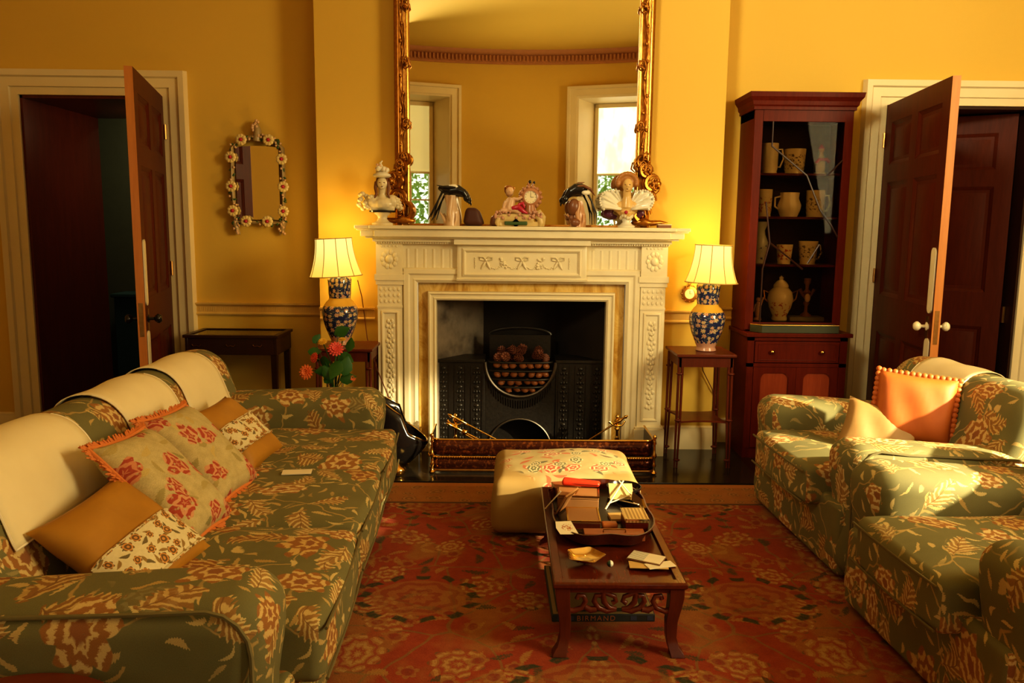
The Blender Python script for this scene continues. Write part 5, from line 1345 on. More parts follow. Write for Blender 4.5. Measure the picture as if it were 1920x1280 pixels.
# ------------------------------------------------------------------ small flower-encrusted mirror
t = thing('flowered_mirror', 'small arched mirror framed in porcelain flowers on the left alcove wall', 'mirror', (-1.745, 5.775, 0))
m = MB()
hw, zb, zt = .150, 1.60, 2.095
arch = [(-hw, zb), (hw, zb), (hw, zt)] + [(hw * cos(R(a)), zt + .015 * sin(R(a))) for a in range(10, 180, 10)] + [(-hw, zt)]
m.add([(x, 0, z) for x, z in arch], [tuple(range(len(arch)))]); o = m.build('mirror_glass', MIRROR, t, smooth=0); o.rotation_euler = (R(1.0), 0, R(0)); o.location = (0, .01, -.0)
m = MB()
fr_ = [(-hw - .02, zb - .02), (hw + .02, zb - .02), (hw + .03, zb + .25), (hw + .025, zt), (hw - .04, zt + .06), (0, zt + .08), (-hw + .04, zt + .06), (-hw - .025, zt), (-hw - .03, zb + .25)]
m.tube([(x, -.012, z) for x, z in fr_], .026, seg=8, closed=True, flat=.6)
for s in (-1, 1): m.tube([(s * (hw + .02), -.012, zb - .01), (s * (hw + .01), -.02, zb - .07), (s * (hw - .01), -.012, zb - .105)], [.026, .020, .005])
m.tube([(0, -.02, zt + .05), (.01, -.025, zt + .12), (-.005, -.02, zt + .17), (.004, -.015, zt + .19)], [.03, .028, .018, .006])
m.build('porcelain_frame', flat('mottled_porcelain', (.36, .26, .12), .3), t, smooth=60)
def rosette(x, z, r, par, col, n=9):
    m = MB()
    for k in range(n):
        a = 2 * pi * k / n; m.sph((x + r * .58 * cos(a), -.048, z + r * .58 * sin(a)), (r * .40, r * .22, r * .40), 8, 5)
    o = m.build('porcelain_flower', col, par, smooth=60)
    m = MB(); m.sph((x, -.056, z), (r * .30, r * .3, r * .30), 8, 6); m.build('flower_eye', CRIMSON, o, smooth=60)
for x, z in ((-.176, 1.66), (-.182, 1.83), (-.178, 2.03), (.180, 1.66), (.184, 1.83), (.178, 2.02), (-.085, zb - .012), (.065, zb - .012), (-.10, zt + .055), (.09, zt + .055)):
    rosette(x, z, .042, t, flat('butter_porcelain', (.72, .56, .24), .25) if 'butter_porcelain' not in bpy.data.materials else bpy.data.materials['butter_porcelain'])
m = MB(); rnd = random.Random(31)
for k in range(70):
    i = k % len(fr_); a_, b_ = Vector(fr_[i]), Vector(fr_[(i + 1) % len(fr_)]); q = a_.lerp(b_, rnd.random())
    m.push(T(q.x + rnd.uniform(-.02, .02), -.030, q.y + rnd.uniform(-.02, .02)) @ RY(rnd.uniform(0, 180))).sph((0, 0, 0), (.016, .008, .007), 6, 4).pop()
m.build('porcelain_leaves', GREENP, t, smooth=60)
m = MB()
for k in range(44):
    i = k % len(fr_); a_, b_ = Vector(fr_[i]), Vector(fr_[(i + 1) % len(fr_)]); q = a_.lerp(b_, rnd.random()); m.sph((q.x + rnd.uniform(-.024, .024), -.036, q.y + rnd.uniform(-.02, .02)), .009, 6, 4)
for s in (-1, 1):
    for k in range(8): m.sph((s * (hw + .01) + rnd.uniform(-.02, .02), -.03, zb - .02 - k * .011), .011, 6, 5)
for k in range(14): m.sph((rnd.uniform(-.022, .022), -.04, zt + .08 + k * .008), rnd.uniform(.008, .013), 6, 5)
m.build('small_buds', PINKP, t, smooth=60)['kind'] = 'stuff'

# ------------------------------------------------------------------ glazed display cabinet
t = thing('display_cabinet', 'tall red mahogany glazed display cabinet full of china in the right alcove', 'cabinet', (0, 0, 0))
CX0, CX1, CY0, CY1 = 1.655, 2.315, 5.46, 5.79
th = .022
m = MB(); m.box(CX0, CY0 + .02, .875, CX0 + th, CY1, 2.36).box(CX1 - th, CY0 + .02, .875, CX1, CY1, 2.36).box(CX0, CY0 + .02, 2.30, CX1, CY1, 2.36)
m.build('upper_case', CABWOOD, t, smooth=0)
m = MB(); m.box(CX0 + .01, CY1 - .012, .875, CX1 - .01, CY1, 2.36); m.build('back_panel', flat('dull_brown_backing', (.045, .022, .008), .9), t, smooth=0)
m = MB()
pf_ = [(0, 2.355), (.012, 2.355), (.012, 2.375), (.022, 2.385), (.026, 2.41), (.045, 2.435), (.05, 2.465), (0, 2.465)]
P = [[(x + sx * o, y - (o if q else 0), z) for o, z in pf_] for x, y, sx, q in ((CX0, CY1, -1, 0), (CX0, CY0, -1, 1), (CX1, CY0, 1, 1), (CX1, CY1, 1, 0))]
m.grid(P); m.box(CX0, CY0, 2.355, CX1, CY1, 2.464); m.build('cornice', CABWOOD, t, smooth=0)
d = MB(); s_ = .055
d.box(CX0, CY0, .885, CX0 + s_, CY0 + .022, 2.355).box(CX1 - s_, CY0, .885, CX1, CY0 + .022, 2.355).box(CX0 + s_, CY0, 2.28, CX1 - s_, CY0 + .022, 2.355).box(CX0 + s_, CY0, .885, CX1 - s_, CY0 + .022, .935)
dr = d.build('glazed_door', CABWOOD, t, smooth=0, bevel=.002)
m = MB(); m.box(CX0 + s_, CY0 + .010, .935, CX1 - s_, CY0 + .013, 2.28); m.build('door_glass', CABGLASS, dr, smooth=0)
m = MB(); xm = (CX0 + CX1) / 2; xa, xb = CX0 + s_, CX1 - s_; yb = CY0 + .006
for seg in (((xa + .07, 2.28), (xa + .07, 2.12), (xm + .04, 1.93), (xb - .13, 1.70), (xb - .05, 1.60), (xb, 1.52)), ((xb, 2.28 - .25), (xb - .1, 1.93 + .0)), ((xa + .09, 1.48), (xm, 1.34), (xm + .05, 1.30)), ((xm + .08, 1.34), (xb - .12, 1.47)), ((xa + .05, .935), (xa + .05, 1.30), (xa + .09, 1.48), (xa + .05, 1.75))):
    m.tube([(x, yb, z) for x, z in seg], .006, seg=6)
m.build('astragal_bars', DARKWOOD, dr)
for z in (1.945, 1.655, 1.330):
    m = MB(); m.box(CX0 + th, CY0 + .03, z - .014, CX1 - th, CY1 - .012, z); m.build('shelf', CABWOOD, t, smooth=0)
m = MB(); m.box(CX0 + th, CY0 + .03, .90, CX1 - th, CY1 - .012, .935); m.build('bottom_shelf', DARKWOOD, t, smooth=0)
LX0, LX1, LY0 = 1.655, 2.335, 5.365
m = MB(); m.box(LX0 - .015, LY0 - .015, .845, LX1 + .03, CY1, .872); m.build('cupboard_top', CABWOOD, t, bevel=.004)
m = MB(); m.box(LX0, LY0 + .02, .07, LX0 + th, CY1, .845).box(LX1 - th, LY0 + .02, .07, LX1, CY1, .845).box(LX0, CY1 - .012, .0, LX1, CY1, .845).box(LX0, LY0 + .01, 0, LX1, CY1 - .012, .07)
m.box(LX0, LY0, .07, LX0 + .045, LY0 + .02, .845).box(LX1 - .05, LY0, .07, LX1, LY0 + .02, .845).box(LX0, LY0, .82, LX1, LY0 + .02, .845).box(LX0, LY0, .640, LX1, LY0 + .02, .665); m.build('lower_case', CABWOOD, t, smooth=0)
dw = MB(); dw.box(LX0 + .05, LY0 - .004, .67, LX1 - .055, LY0 + .016, .815); dw.frame(LX0 + .075, .69, LX1 - .08, .795, [(0, 0), (0, .003), (.004, .003), (.004, 0)], LY0 - .004); dwo = dw.build('drawer', CABWOOD, t, bevel=.002)
for x in (LX0 + .165, LX1 - .175):
    m = MB(); m.push(T(x, LY0 - .004, .745) @ RX(90)).lathe([(.008, 0), (.007, .008), (.014, .014), (.015, .020), (.008, .026), (0, .027)], seg=14).pop(); m.build('drawer_knob', BRASS, dwo, smooth=60)
xm = (LX0 + LX1) / 2
for x0, x1 in ((LX0 + .048, xm - .001), (xm + .001, LX1 - .053)):
    m = MB(); k = .05
    m.box(x0, LY0 - .002, .075, x0 + k, LY0 + .018, .638).box(x1 - k, LY0 - .002, .075, x1, LY0 + .018, .638).box(x0 + k, LY0 - .002, .075, x1 - k, LY0 + .018, .125).box(x0 + k, LY0 - .002, .598, x1 - k, LY0 + .018, .638)
    # arched spandrels
    for sx, xx in ((1, x0 + k), (-1, x1 - k)):
        r_ = .05; poly = [(xx, .60)] + [(xx + sx * (r_ - r_ * cos(R(a))), .60 - r_ + r_ * sin(R(a))) for a in range(0, 91, 15)]
        vs = [(a, LY0 - .001, b_) for a, b_ in poly]; m.add(vs, [tuple(range(len(vs)))])
    dd = m.build('cupboard_door', CABWOOD, t, smooth=0)
    m = MB(); m.box(x0 + k - .002, LY0 + .008, .12, x1 - k + .002, LY0 + .014, .602); m.build('door_panel', wood('figured_red_panel', (.16, .022, .008), (.34, .07, .025), rough=.22), dd, smooth=0)

# china in the cabinet
CYI = 5.60
def mug(label, x, z, r, h, mt_, handle=1, flare=0, grp='china on the cabinet shelves', name='mug'):
    t = thing(name, label, name.replace('_', ' '), (x, CYI, z), 0, grp)
    m = MB(); m.lathe([(r * .92, 0), (r * .95, .005), (r * .9, h * .08), (r, h * .2), (r * (1 + flare), h), (r * (.93 + flare), h), (r * .86, h * .12), (0, h * .1)], seg=24); m.build('body', mt_, t, smooth=50)
    if handle:
        m = MB(); m.tube([(handle * r * .95, 0, h * .8), (handle * r * 1.5, 0, h * .82), (handle * r * 1.7, 0, h * .5), (handle * r * 1.3, 0, h * .22), (handle * r * .92, 0, h * .25)], .006, seg=8); m.build('handle', mt_, t, smooth=60)
    return t
def printed(name, base, ink, sc=60):
    return mat(name, lambda: (lambda o: (lambda x, y, z: dict(col=mix(sst(noise(o, sc, 3, .6), .54, .60) * sst(mt('ABSOLUTE', z - .08), .055, .045), base, ink), rough=.2))(*sep(o)))(coord()))
PRN = printed('grey_printed_china', (.70, .58, .34), (.16, .11, .06)); PRR = printed('red_flowered_china', (.70, .58, .34), (.42, .08, .04), 45); PRB = printed('blue_printed_china', (.55, .55, .50), (.03, .05, .20), 40)
mug('tall cream tankard at the left of the top cabinet shelf', 1.812, 1.946, .056, .205, CREAMP, 1, name='tankard')
mug('printed cream mug in the middle of the top cabinet shelf', 1.985, 1.946, .066, .168, PRN, 0, .10)
t = thing('porcelain_figurine', 'red and cream figurine on the right of the top cabinet shelf', 'figurine', (2.165, CYI, 1.946), 0)
m = MB(); m.lathe([(.04, 0), (.042, .012), (.02, .02)], seg=16); m.tube([(0, 0, .01), (0, 0, .06), (.004, 0, .11), (0, 0, .15)], [.03, .034, .022, .012]); m.build('body', WHITEP, t, smooth=60)
m = MB(); m.sph((0, -.005, .165), .018, 10, 8); m.build('head', PINKP, t, smooth=60)
m = MB(); m.lathe([(.026, .172), (.016, .18), (.004, .20), (0, .205)], seg=14); m.tube([(-.04, -.02, .075), (-.02, -.03, .10), (.03, -.028, .10), (.05, -.02, .085)], .011); m.build('red_hat_and_sash', CRIMSON, t, smooth=60)
mug('flowered goblet at the left of the second cabinet shelf', 1.79, 1.656, .050, .185, PRR, 0, .08, name='goblet')
t = thing('fluted_jug', 'small fluted cream jug in the middle of the second cabinet shelf', 'jug', (1.965, CYI, 1.656), 0)
m = MB(); m.lathe([(.055, 0), (.06, .012), (.075, .05), (.078, .08), (.060, .125), (.064, .165), (.058, .165), (.054, .13), (.06, .08), (0, .02)], seg=32, fn=lambda a, z: 1 + .05 * cos(10 * a)); m.build('body', CREAMP, t, smooth=50)
m = MB(); m.tube([(-.06, 0, .14), (-.10, 0, .13), (-.10, 0, .07), (-.07, 0, .05)], .007); m.build('handle', CREAMP, t, smooth=60)
mug('straight printed mug at the right of the second cabinet shelf', 2.145, 1.656, .060, .182, PRN, 1, .03)
t = thing('blue_and_white_vase', 'blue and white baluster vase at the left of the third cabinet shelf', 'vase', (1.775, CYI, 1.331), 0)
m = MB(); m.lathe([(.04, 0), (.045, .01), (.04, .04), (.052, .10), (.055, .15), (.035, .20), (.03, .23), (.045, .27), (.048, .29), (0, .285)], seg=28); m.build('body', PRB, t, smooth=60)
mug('flared brown-flowered cup on the third cabinet shelf', 1.95, 1.331, .046, .135, PRR, 0, .22, name='cup')
mug('wide flowered cup with handle at the right of the third cabinet shelf', 2.115, 1.331, .055, .160, PRN, 1, .2, name='cup')
t = thing('lidded_vase', 'lidded flowered vase on the bottom of the cabinet', 'vase', (1.94, CYI, .936), 0)
m = MB(); m.lathe([(.05, 0), (.055, .012), (.048, .03), (.075, .09), (.088, .15), (.078, .20), (.045, .235)], seg=28); m.build('body', PRR, t, smooth=60)
m = MB(); m.lathe([(.052, .234), (.05, .25), (.03, .275), (.012, .285), (.016, .30), (.0, .315)], seg=24); m.build('lid', PRR, t, smooth=60)
m = MB()
for s in (-1, 1): m.tube([(s * .075, 0, .19), (s * .12, 0, .21), (s * .11, 0, .15), (s * .085, 0, .13)], .006)
m.build('handles', GILT, t, smooth=60)
t = thing('candlestick_figure', 'thin figural candlestick on a grey plinth at the bottom right of the cabinet', 'candlestick', (2.125, CYI, .966), 0)
m = MB(); m.lathe([(.04, 0), (.036, .01), (.012, .03), (.010, .07), (.022, .09), (.012, .11), (.014, .15), (.026, .17), (.010, .19), (.012, .22), (.022, .235), (.022, .265), (0, .265)], seg=18)
for s in (-1, 1): m.tube([(0, 0, .12), (s * .03, 0, .15), (s * .05, 0, .19)], [.010, .009, .012])
m.build('stem', BROWNP, t, smooth=60)
m = MB(); m.sph((0, -.018, .13), (.02, .02, .03), 10, 7); m.build('pink_robe', PINKP, t, smooth=60)
m = MB(); m.box(-.12, -.06, 0, .12, .06, .029); item('grey_plinth', 'flat grey plinth block on the cabinet bottom', 'plinth', m, flat('grey_stone', (.20, .16, .11), .5), (2.115, CYI, .936), 0, bevel=.002)
t = thing('small_figurine', 'tiny dark figurine at the bottom left of the cabinet', 'figurine', (1.785, CYI, .936), 0)
m = MB(); m.lathe([(.03, 0), (.03, .01), (.014, .02), (.022, .07), (.014, .12), (.008, .13)], seg=14); m.sph((0, 0, .145), .016, 10, 8); m.tube([(-.03, 0, .06), (-.02, -.01, .11), (.02, -.01, .11), (.035, 0, .16)], .006); m.build('body', PPORC, t, smooth=60)
# green folio lying on the cupboard top
t = thing('green_folio', 'long dark green folio with gilt edge lying on the cupboard top before the glass', 'folio', (1.99, 5.405, .873), 0)
m = MB(); m.prism([(-.30, .035), (-.245, -.042), (.28, -.042), (.28, .048), (-.30, .048)], 0, .052); m.build('cover', DGREEN, t, bevel=.002)
m = MB(); m.tube([(-.30, .035, .053), (-.245, -.042, .053), (.28, -.042, .053)], .003); m.build('gilt_edge', GILTB, t)

# round table edge in the near left corner
t = thing('round_stool', 'round red-brown polished table top in the bottom left corner', 'table', (-1.03, 1.46, 0))
m = MB(); m.lathe([(.245, .50), (.262, .508), (.268, .52), (.262, .532), (.24, .530), (.225, .522), (0, .521)], seg=56); m.build('round_top', mat('polished_red_top', lambda: dict(col=mix(noise(coord(), 6, 3), (.10, .018, .006), (.17, .035, .012)), rough=.25, coat=.3)), t, smooth=50)
m = MB(); m.lathe([(.04, .05), (.028, .12), (.022, .3), (.04, .38), (.025, .44), (.05, .50)], seg=20); m.build('pedestal', MAHOG, t, smooth=60)
for a in (30, 150, 270):
    m = MB(); m.tube([(.03 * cos(R(a)), .03 * sin(R(a)), .16), (.13 * cos(R(a)), .13 * sin(R(a)), .10), (.22 * cos(R(a)), .22 * sin(R(a)), .015)], [.024, .018, .014]); m.build('leg', MAHOG, t, smooth=60)
# ------------------------------------------------------------------ ornaments on the mantelpiece
ZM = 1.570; YO = 5.335
def o_(m, n, mt_, t, **k):
    k.setdefault('smooth', 70); return m.build(n, mt_, t, **k)
# left bust: lady with flowered hat on a socle
t = thing('porcelain_bust', 'cream porcelain bust of a lady in a flowered hat, left on the mantelpiece', 'bust', (-.808, YO, ZM), R(8))
m = MB(); m.lathe([(.068, 0), (.070, .012), (.045, .022), (.030, .040), (.034, .060), (.050, .072), (.055, .080)], seg=28); o_(m, 'socle', CREAMP, t)
m = MB(); m.lathe([(.050, .078), (.086, .083), (.088, .093), (.05, .10)], seg=28, fn=lambda a, z: 1 - .18 * sin(a) ** 2); o_(m, 'black_band', BLACKP, t)
m = MB()
m.sph((0, 0, .135), (.105, .056, .052)); m.sph((-.062, 0, .150), (.052, .046, .048)); m.sph((.062, 0, .150), (.052, .046, .048)); m.sph((0, -.025, .135), (.060, .040, .042))
m.tube([(0, 0, .15), (0, -.002, .20), (0, -.006, .235)], [.045, .026, .026], seg=14); m.sph((0, -.008, .268), (.034, .038, .046), 16, 12); m.sph((0, -.044, .262), (.006, .008, .010)); m.sph((0, -.036, .240), (.014, .010, .010))
m.box(-.08, -.04, .092, .08, .04, .11)
o_(m, 'torso_and_head', CREAMP, t, remesh=.0045)
m = MB()
for s in (-1, 1): m.sph((s * .014, -.043, .272), (.006, .003, .003), 8, 5)
m.sph((0, -.044, .246), (.008, .003, .003), 8, 5); o_(m, 'painted_face', BROWNP, t)
m = MB(); m.sph((0, .012, .285), (.042, .036, .040), 14, 10)
for s in (-1, 1): m.tube([(s * .036, 0, .28), (s * .042, -.01, .24), (s * .036, -.028, .20), (s * .05, -.035, .17)], [.014, .013, .011, .005], seg=8)
o_(m, 'ringlet_hair', BROWNP, t, remesh=.004)
m = MB(); m.lathe([(.046, .305), (.060, .315), (.056, .328), (.040, .335), (.030, .352), (0, .36)], seg=24)
rnd = random.Random(6)
for k in range(16):
    a = rnd.uniform(0, 6.28); q = rnd.uniform(.01, .045); m.sph((q * cos(a), q * sin(a) - .01, .345 + rnd.uniform(0, .05) * (1 - q / .06)), rnd.uniform(.010, .018), 8, 6)
m.tube([(0, 0, .37), (-.01, 0, .40), (.004, 0, .415)], [.012, .009, .004]); o_(m, 'flowered_hat', WHITEP, t)
m = MB()
for k in range(6): m.sph((rnd.uniform(-.04, .04), -.035, .34 + rnd.uniform(0, .045)), .010, 8, 5)
o_(m, 'pink_rosebuds', PINKP, t)
m = MB()
for k in range(15):
    a = k / 14; x = -.125 + .035 * sin(k * 1.3); m.sph((x + a * .02, -.01 + .02 * cos(k * 2), .105 + a * .095), (.018, .016, .015), 8, 6)
o_(m, 'ruffled_sleeve', CREAMP, t); m = MB()
for k in range(12): m.sph((.112 - k * .002 + .012 * sin(k * 2), -.01 + .012 * cos(k * 2), .105 + k * .006), (.016, .016, .013), 8, 6)
o_(m, 'ruffled_sleeve', CREAMP, t)

# right bust: lady with a great ruff
t = thing('porcelain_bust', 'porcelain bust of a lady with curled hair and wide ruff, right on the mantelpiece', 'bust', (.800, YO, ZM), R(-12))
m = MB(); m.lathe([(.055, 0), (.058, .010), (.040, .020), (.026, .035), (.034, .055), (.030, .07)], seg=28); o_(m, 'socle', WHITEP, t)
m = MB(); m.sph((0, .01, .115), (.070, .046, .052)); m.sph((-.05, .01, .135), (.05, .04, .04)); m.sph((.05, .01, .135), (.05, .04, .04)); m.tube([(0, 0, .13), (0, -.004, .20), (0, -.01, .24)], [.045, .027, .026], seg=14)
m.sph((.004, -.014, .272), (.035, .039, .048), 16, 12); m.sph((.004, -.052, .268), (.006, .008, .010)); m.sph((.004, -.044, .243), (.014, .010, .010)); m.tube([(0, 0, .05), (0, 0, .10)], [.03, .05])
o_(m, 'torso_and_head', flat('honey_porcelain', (.70, .46, .17), .25), t, remesh=.0045)
m = MB()
for s in (-1, 1): m.sph((.004 + s * .014, -.050, .276), (.006, .003, .003), 8, 5)
m.sph((.004, -.052, .248), (.008, .003, .003), 8, 5); o_(m, 'painted_face', BROWNP, t)
m = MB(); m.sph((0, .014, .298), (.058, .046, .050), 14, 10)
for k in range(13):
    a = R(-10 + 200 * k / 12); m.sph((.060 * cos(a), -.008, .290 + .056 * sin(a)), (.019, .022, .019), 10, 7)
o_(m, 'curled_hair', flat('auburn_hair_glaze', (.40, .17, .04), .35), t, remesh=.004)
m = MB()
for s in (-1, 1):
    P = []
    for i in range(15):
        u = i / 14; row = []
        for j in range(5):
            v = j / 4; r_ = .030 + (.105 + .045 * sin(pi * min(1, u * 1.05))) * v
            a = R(2 + 66 * u); z = .112 + r_ * sin(a) * 1.0; x = s * (r_ * cos(a) * 1.08)
            row.append((x, -.045 + .055 * u + .012 * cos(i * 2.6) * v - .01 * v, z))
        P.append(row)
    m.grid(P)
o_(m, 'lace_ruff', WHITEP, t, solid=.004)
for s in (-1, 1):
    m = MB()
    for k in range(15):
        u = k / 14; r_ = .135 + .045 * sin(pi * min(1, u * 1.05)); a = R(2 + 66 * u); m.sph((s * r_ * cos(a) * 1.08, -.055 + .055 * u, .112 + r_ * sin(a)), .0085, 8, 6)
    o_(m, 'ruff_edging', WHITEP, t)
m = MB(); m.sph((0, -.062, .098), (.012, .010, .012), 10, 8); o_(m, 'red_brooch', CRIMSON, t)
m = MB()
for k in range(16): m.sph((-.095 - .035 * sin(k * .5), .035 + .012 * cos(k * 2), .07 + .008 * k), (.034, .028, .020), 10, 7)
for k in range(8): m.sph((.085 + .014 * sin(k * 1.1), 0, .08 + .012 * k), (.024, .022, .016), 8, 6)
o_(m, 'plum_gown', PURPLE, t, remesh=.005)
m = MB()
for k in range(14):
    a = 2 * pi * k / 14; m.sph((.036 * cos(a), .03 * sin(a) - .01, .068 + .008 * cos(3 * a)), .012, 8, 6)
o_(m, 'scrolled_collar', CREAMP, t)

# birds
def stump(t, h, mt_):
    m = MB(); rnd = random.Random(int(h * 1000)); P = []
    for i in range(10):
        u = i / 9; row = []
        for k in range(18):
            a = 2 * pi * k / 18; rr = .034 + .016 * (1 - u) ** 2 + .006 * sin(3 * a + u * 5) + .004 * sin(7 * a); row.append((rr * cos(a) + .008 * sin(u * 4), rr * sin(a) * .8, u * h))
        P.append(row)
    m.grid(P, closev=True); n = len(m.v); m.f.append(list(range(n - 18, n))); m.uv.append(None); m.f.append(list(range(18))[::-1]); m.uv.append(None)
    m.tube([(-.03, 0, .01), (-.05, -.01, .05), (-.072, 0, .085)], [.016, .011, .006], seg=8); m.tube([(.02, -.02, .0), (.035, -.03, .04), (.03, -.02, .08)], [.015, .010, .005], seg=8)
    m.tube([(.0, -.03, .02), (-.01, -.035, .09), (.005, -.03, h - .01)], [.012, .016, .010], seg=8)
    return o_(m, 'tree_stump', mt_, t)
t = thing('porcelain_bird', 'black and white porcelain bird bending to the right on a tall pale stump', 'bird figurine', (-.355, YO, ZM), 0, 'porcelain birds')
stump(t, .20, flat('pink_white_glaze', (.66, .46, .28), .3))
m = MB()
m.tube([(-.085, 0, .245), (-.05, -.005, .235), (-.005, -.012, .228), (.045, -.016, .232), (.080, -.018, .215), (.098, -.020, .190)], [.010, .026, .036, .034, .026, .018], seg=16)
m.sph((.100, -.020, .178), (.022, .020, .022), 14, 10); m.tube([(.108, -.022, .168), (.118, -.022, .148), (.116, -.022, .134)], [.010, .006, .0015], seg=8)
o_(m, 'body_and_head', BLACKP, t, remesh=.004)
m = MB()
for s in (-1, 1): m.tube([(.03, s * .03 - .012, .248), (-.01, s * .040 - .012, .246), (-.055, s * .03 - .01, .250), (-.095, s * .016, .262)], [.010, .020, .015, .003], seg=10, flat=.5)
o_(m, 'wing', BLACKP, t)
m = MB(); m.sph((.015, -.042, .252), (.032, .010, .012), 12, 8); m.sph((.012, .02, .262), (.035, .016, .008), 12, 8); o_(m, 'white_shoulder_patch', WHITEP, t)
m = MB()
for k, (dx, dz) in enumerate(((-.135, .055), (-.155, .035), (-.120, .04))): m.tube([(-.055, -.008, .225), (-.085, -.01, .165), (dx, -.012, dz)], [.013, .010, .005], seg=8, flat=.6)
o_(m, 'long_tail', BLACKP, t)
t = thing('porcelain_bird', 'brown and black porcelain bird with spread wings bending to the left on a stump', 'bird figurine', (.480, YO, ZM), 0, 'porcelain birds')
stump(t, .17, flat('brown_pink_glaze', (.52, .27, .12), .3))
m = MB()
m.tube([(.050, 0, .235), (.02, -.008, .245), (-.02, -.014, .245), (-.055, -.018, .225), (-.080, -.020, .195)], [.022, .038, .038, .030, .018], seg=16)
m.sph((-.088, -.02, .180), (.021, .019, .022), 14, 10); m.tube([(-.092, -.022, .168), (-.098, -.022, .150), (-.094, -.022, .135)], [.010, .006, .0015], seg=8); o_(m, 'body_and_head', BLACKP, t, remesh=.004)
m = MB(); m.tube([(-.02, -.03, .262), (.03, -.035, .265), (.075, -.03, .245), (.105, -.02, .205)], [.014, .022, .018, .004], seg=10, flat=.5); m.tube([(-.03, .02, .27), (.0, .03, .285), (.04, .03, .292)], [.012, .016, .004], seg=10, flat=.5); o_(m, 'wing', BROWNP, t)
m = MB(); m.sph((.045, -.045, .222), (.030, .012, .015), 12, 8); o_(m, 'white_belly_patch', WHITEP, t)
m = MB()
for dx in (.105, .118): m.tube([(.055, -.01, .225), (.085, -.012, .17), (dx, -.012, .09), (dx + .002, -.012, .02)], [.013, .010, .008, .003], seg=8, flat=.6)
o_(m, 'long_tail', BLACKP, t)
m = MB(); m.sph((-.03, -.02, .13), (.042, .035, .055), 14, 10); m.sph((-.045, -.01, .06), (.022, .02, .02), 10, 8); m.sph((-.02, -.03, .03), (.035, .03, .03), 12, 8); o_(m, 'brown_foliage', BROWNP, t, remesh=.005)

# clock with cherub
t = thing('mantel_clock', 'ornate porcelain clock with a reclining cherub and pink drapery at the centre of the mantelpiece', 'clock', (.095, YO, ZM), 0)
m = MB()
m.rbox((-.02, 0, .055), (.115, .045, .028), .018, n=4)
for x in (-.14, .135): m.tube([(x * .8, -.02, .07), (x, -.03, .05), (x * 1.05, -.035, .02), (x * .98, -.035, .0)], [.018, .022, .018, .012], seg=10)
m.tube([(.10, 0, .07), (.13, 0, .09), (.155, 0, .06), (.15, 0, .0)], [.02, .025, .02, .015], seg=10); m.box(-.13, -.035, 0, .14, .035, .03)
o_(m, 'scrolled_base', flat('gilt_cream_china', (.62, .46, .20), .25), t, remesh=.005)
m = MB(); m.push(T(-.025, -.047, .022) @ RX(90)).lathe([(.0, .002), (.03, .002)], seg=4).pop(); m.rbox((-.025, -.040, .020), (.075, .010, .012), .006, n=3); o_(m, 'dark_green_panel', GREENP, t)
m = MB(); rnd = random.Random(12)
for k in range(40): m.sph((rnd.choice((rnd.uniform(-.16, -.10), rnd.uniform(.06, .16), rnd.uniform(-.1, .1))), -.042 + rnd.uniform(-.008, .004), rnd.uniform(.05, .095)), rnd.uniform(.006, .012), 8, 5)
o_(m, 'applied_flowers', PPORC, t)
cz = .190; cx_ = .070
m = MB(); m.push(T(cx_, .0, cz) @ RX(90)).lathe([(.030, .0), (.060, .0), (.064, .010), (.058, .022), (.042, .026), (.040, .018)], seg=32).pop()
for k in range(14): a = 2 * pi * k / 14; m.sph((cx_ + .066 * cos(a), -.010, cz + .066 * sin(a)), (.015, .012, .015), 8, 6)
m.tube([(cx_, .0, .05), (cx_, .0, .14)], [.05, .035]); m.tube([(cx_ - .012, 0, cz + .07), (cx_ - .016, 0, cz + .095)], [.010, .006]); m.tube([(cx_ + .012, 0, cz + .07), (cx_ + .02, 0, cz + .092)], [.008, .005])
o_(m, 'clock_case', flat('rose_brown_china', (.42, .19, .09), .25), t)
m = MB(); m.push(T(cx_, .0, cz) @ RX(90)).lathe([(.041, .019), (0, .021)], seg=28).pop(); o_(m, 'clock_dial', IVORY, t)
m = MB(); m.box(cx_ - .001, -.0235, cz, cx_ + .001, -.0225, cz + .028).box(cx_, -.0235, cz - .001, cx_ + .020, -.0225, cz + .001)
for k in range(12): a = 2 * pi * k / 12; m.sph((cx_ + .034 * cos(a), -.021, cz + .034 * sin(a)), .0022, 6, 4)
o_(m, 'hands_and_numerals', BLACK, t)
m = MB(); m.sph((cx_ - .005, -.0, cz + .10), (.010, .010, .012), 10, 7); m.sph((cx_ + .022, -.0, cz + .095), (.008, .008, .01), 8, 6); o_(m, 'finial', BLACKP, t)
m = MB()   # cherub
m.tube([(-.075, -.01, .10), (-.062, -.01, .14), (-.050, -.012, .185)], [.030, .030, .024], seg=14); m.sph((-.068, -.014, .228), (.027, .027, .029), 14, 10)
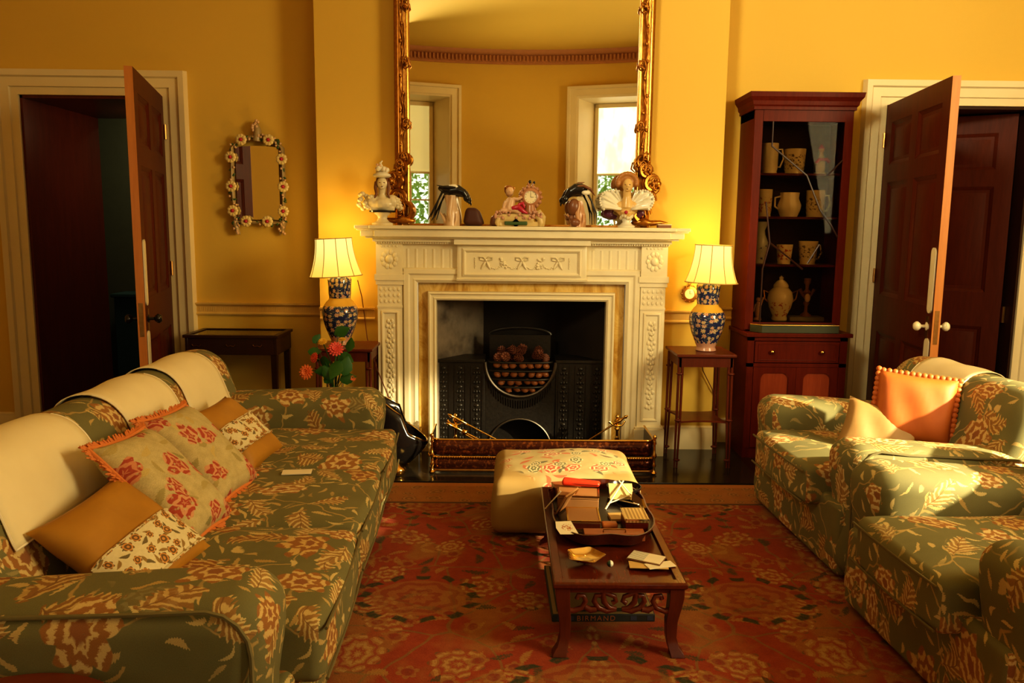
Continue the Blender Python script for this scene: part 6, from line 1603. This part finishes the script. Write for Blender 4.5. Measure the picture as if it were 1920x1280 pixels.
m.tube([(-.045, -.02, .18), (-.015, -.03, .175), (.015, -.03, .19)], [.013, .011, .008], seg=10); m.tube([(-.072, -.015, .175), (-.10, -.02, .15), (-.11, -.02, .12)], [.013, .011, .008], seg=10)
m.tube([(-.07, -.02, .11), (-.03, -.035, .105), (.01, -.04, .085)], [.024, .019, .012], seg=10); m.tube([(-.085, -.02, .10), (-.12, -.03, .10), (-.135, -.03, .075)], [.020, .015, .010], seg=10)
m.sph((-.066, -.041, .226), (.005, .005, .006)); o_(m, 'cherub', PINKP, t, remesh=.004)
m = MB(); m.sph((-.074, .000, .243), (.030, .027, .024), 12, 8)
for k in range(7): m.sph((-.09 + .008 * k, -.012 + .004 * k, .25 + .006 * sin(k)), .010, 8, 6)
o_(m, 'curly_hair', GILT, t)
m = MB(); m.tube([(-.05, -.038, .115), (-.01, -.048, .125), (.02, -.046, .10), (.05, -.044, .085)], [.014, .020, .016, .006], seg=10); m.tube([(-.01, -.03, .14), (.02, -.035, .15), (.03, -.03, .12)], [.010, .014, .008]); o_(m, 'crimson_drapery', CRIMSON, t)
# dark domed stone
m = MB(); m.rbox((0, 0, .060), (.058, .035, .060), .05, n=4, fn=lambda p, h: (p[0] * (1 - .28 * (p[2] / h[2])) + .006 * sin(30 * p[2]) - .015 * p[2] / h[2], p[1], p[2]))
item('domed_stone', 'dark reddish brown domed stone behind and right of the left bird', 'stone', m, flat('dark_red_stone', (.07, .018, .008), .6), (-.215, 5.38, ZM), 0, smooth=70)
m = MB(); m.rbox((0, 0, .036), (.034, .025, .036), .03, n=4, fn=lambda p, h: (p[0] * (1 - .2 * (p[2] / h[2])) - .006, p[1], p[2]))
item('domed_stone', 'small brown domed ornament just left of the central clock', 'stone', m, BROWNP, (-.060, 5.40, ZM), 0, smooth=70)
t = thing('trinket_box', 'little flat brown and cream trinket box at the far right end of the shelf', 'box', (1.055, 5.36, ZM), R(4))
m = MB(); m.box(-.045, -.02, 0, .045, .02, .018); m.build('box_body', BROWNP, t, bevel=.002)
m = MB(); m.box(-.047, -.022, .018, .047, .022, .025); m.build('lid', CREAMP, t, bevel=.002)
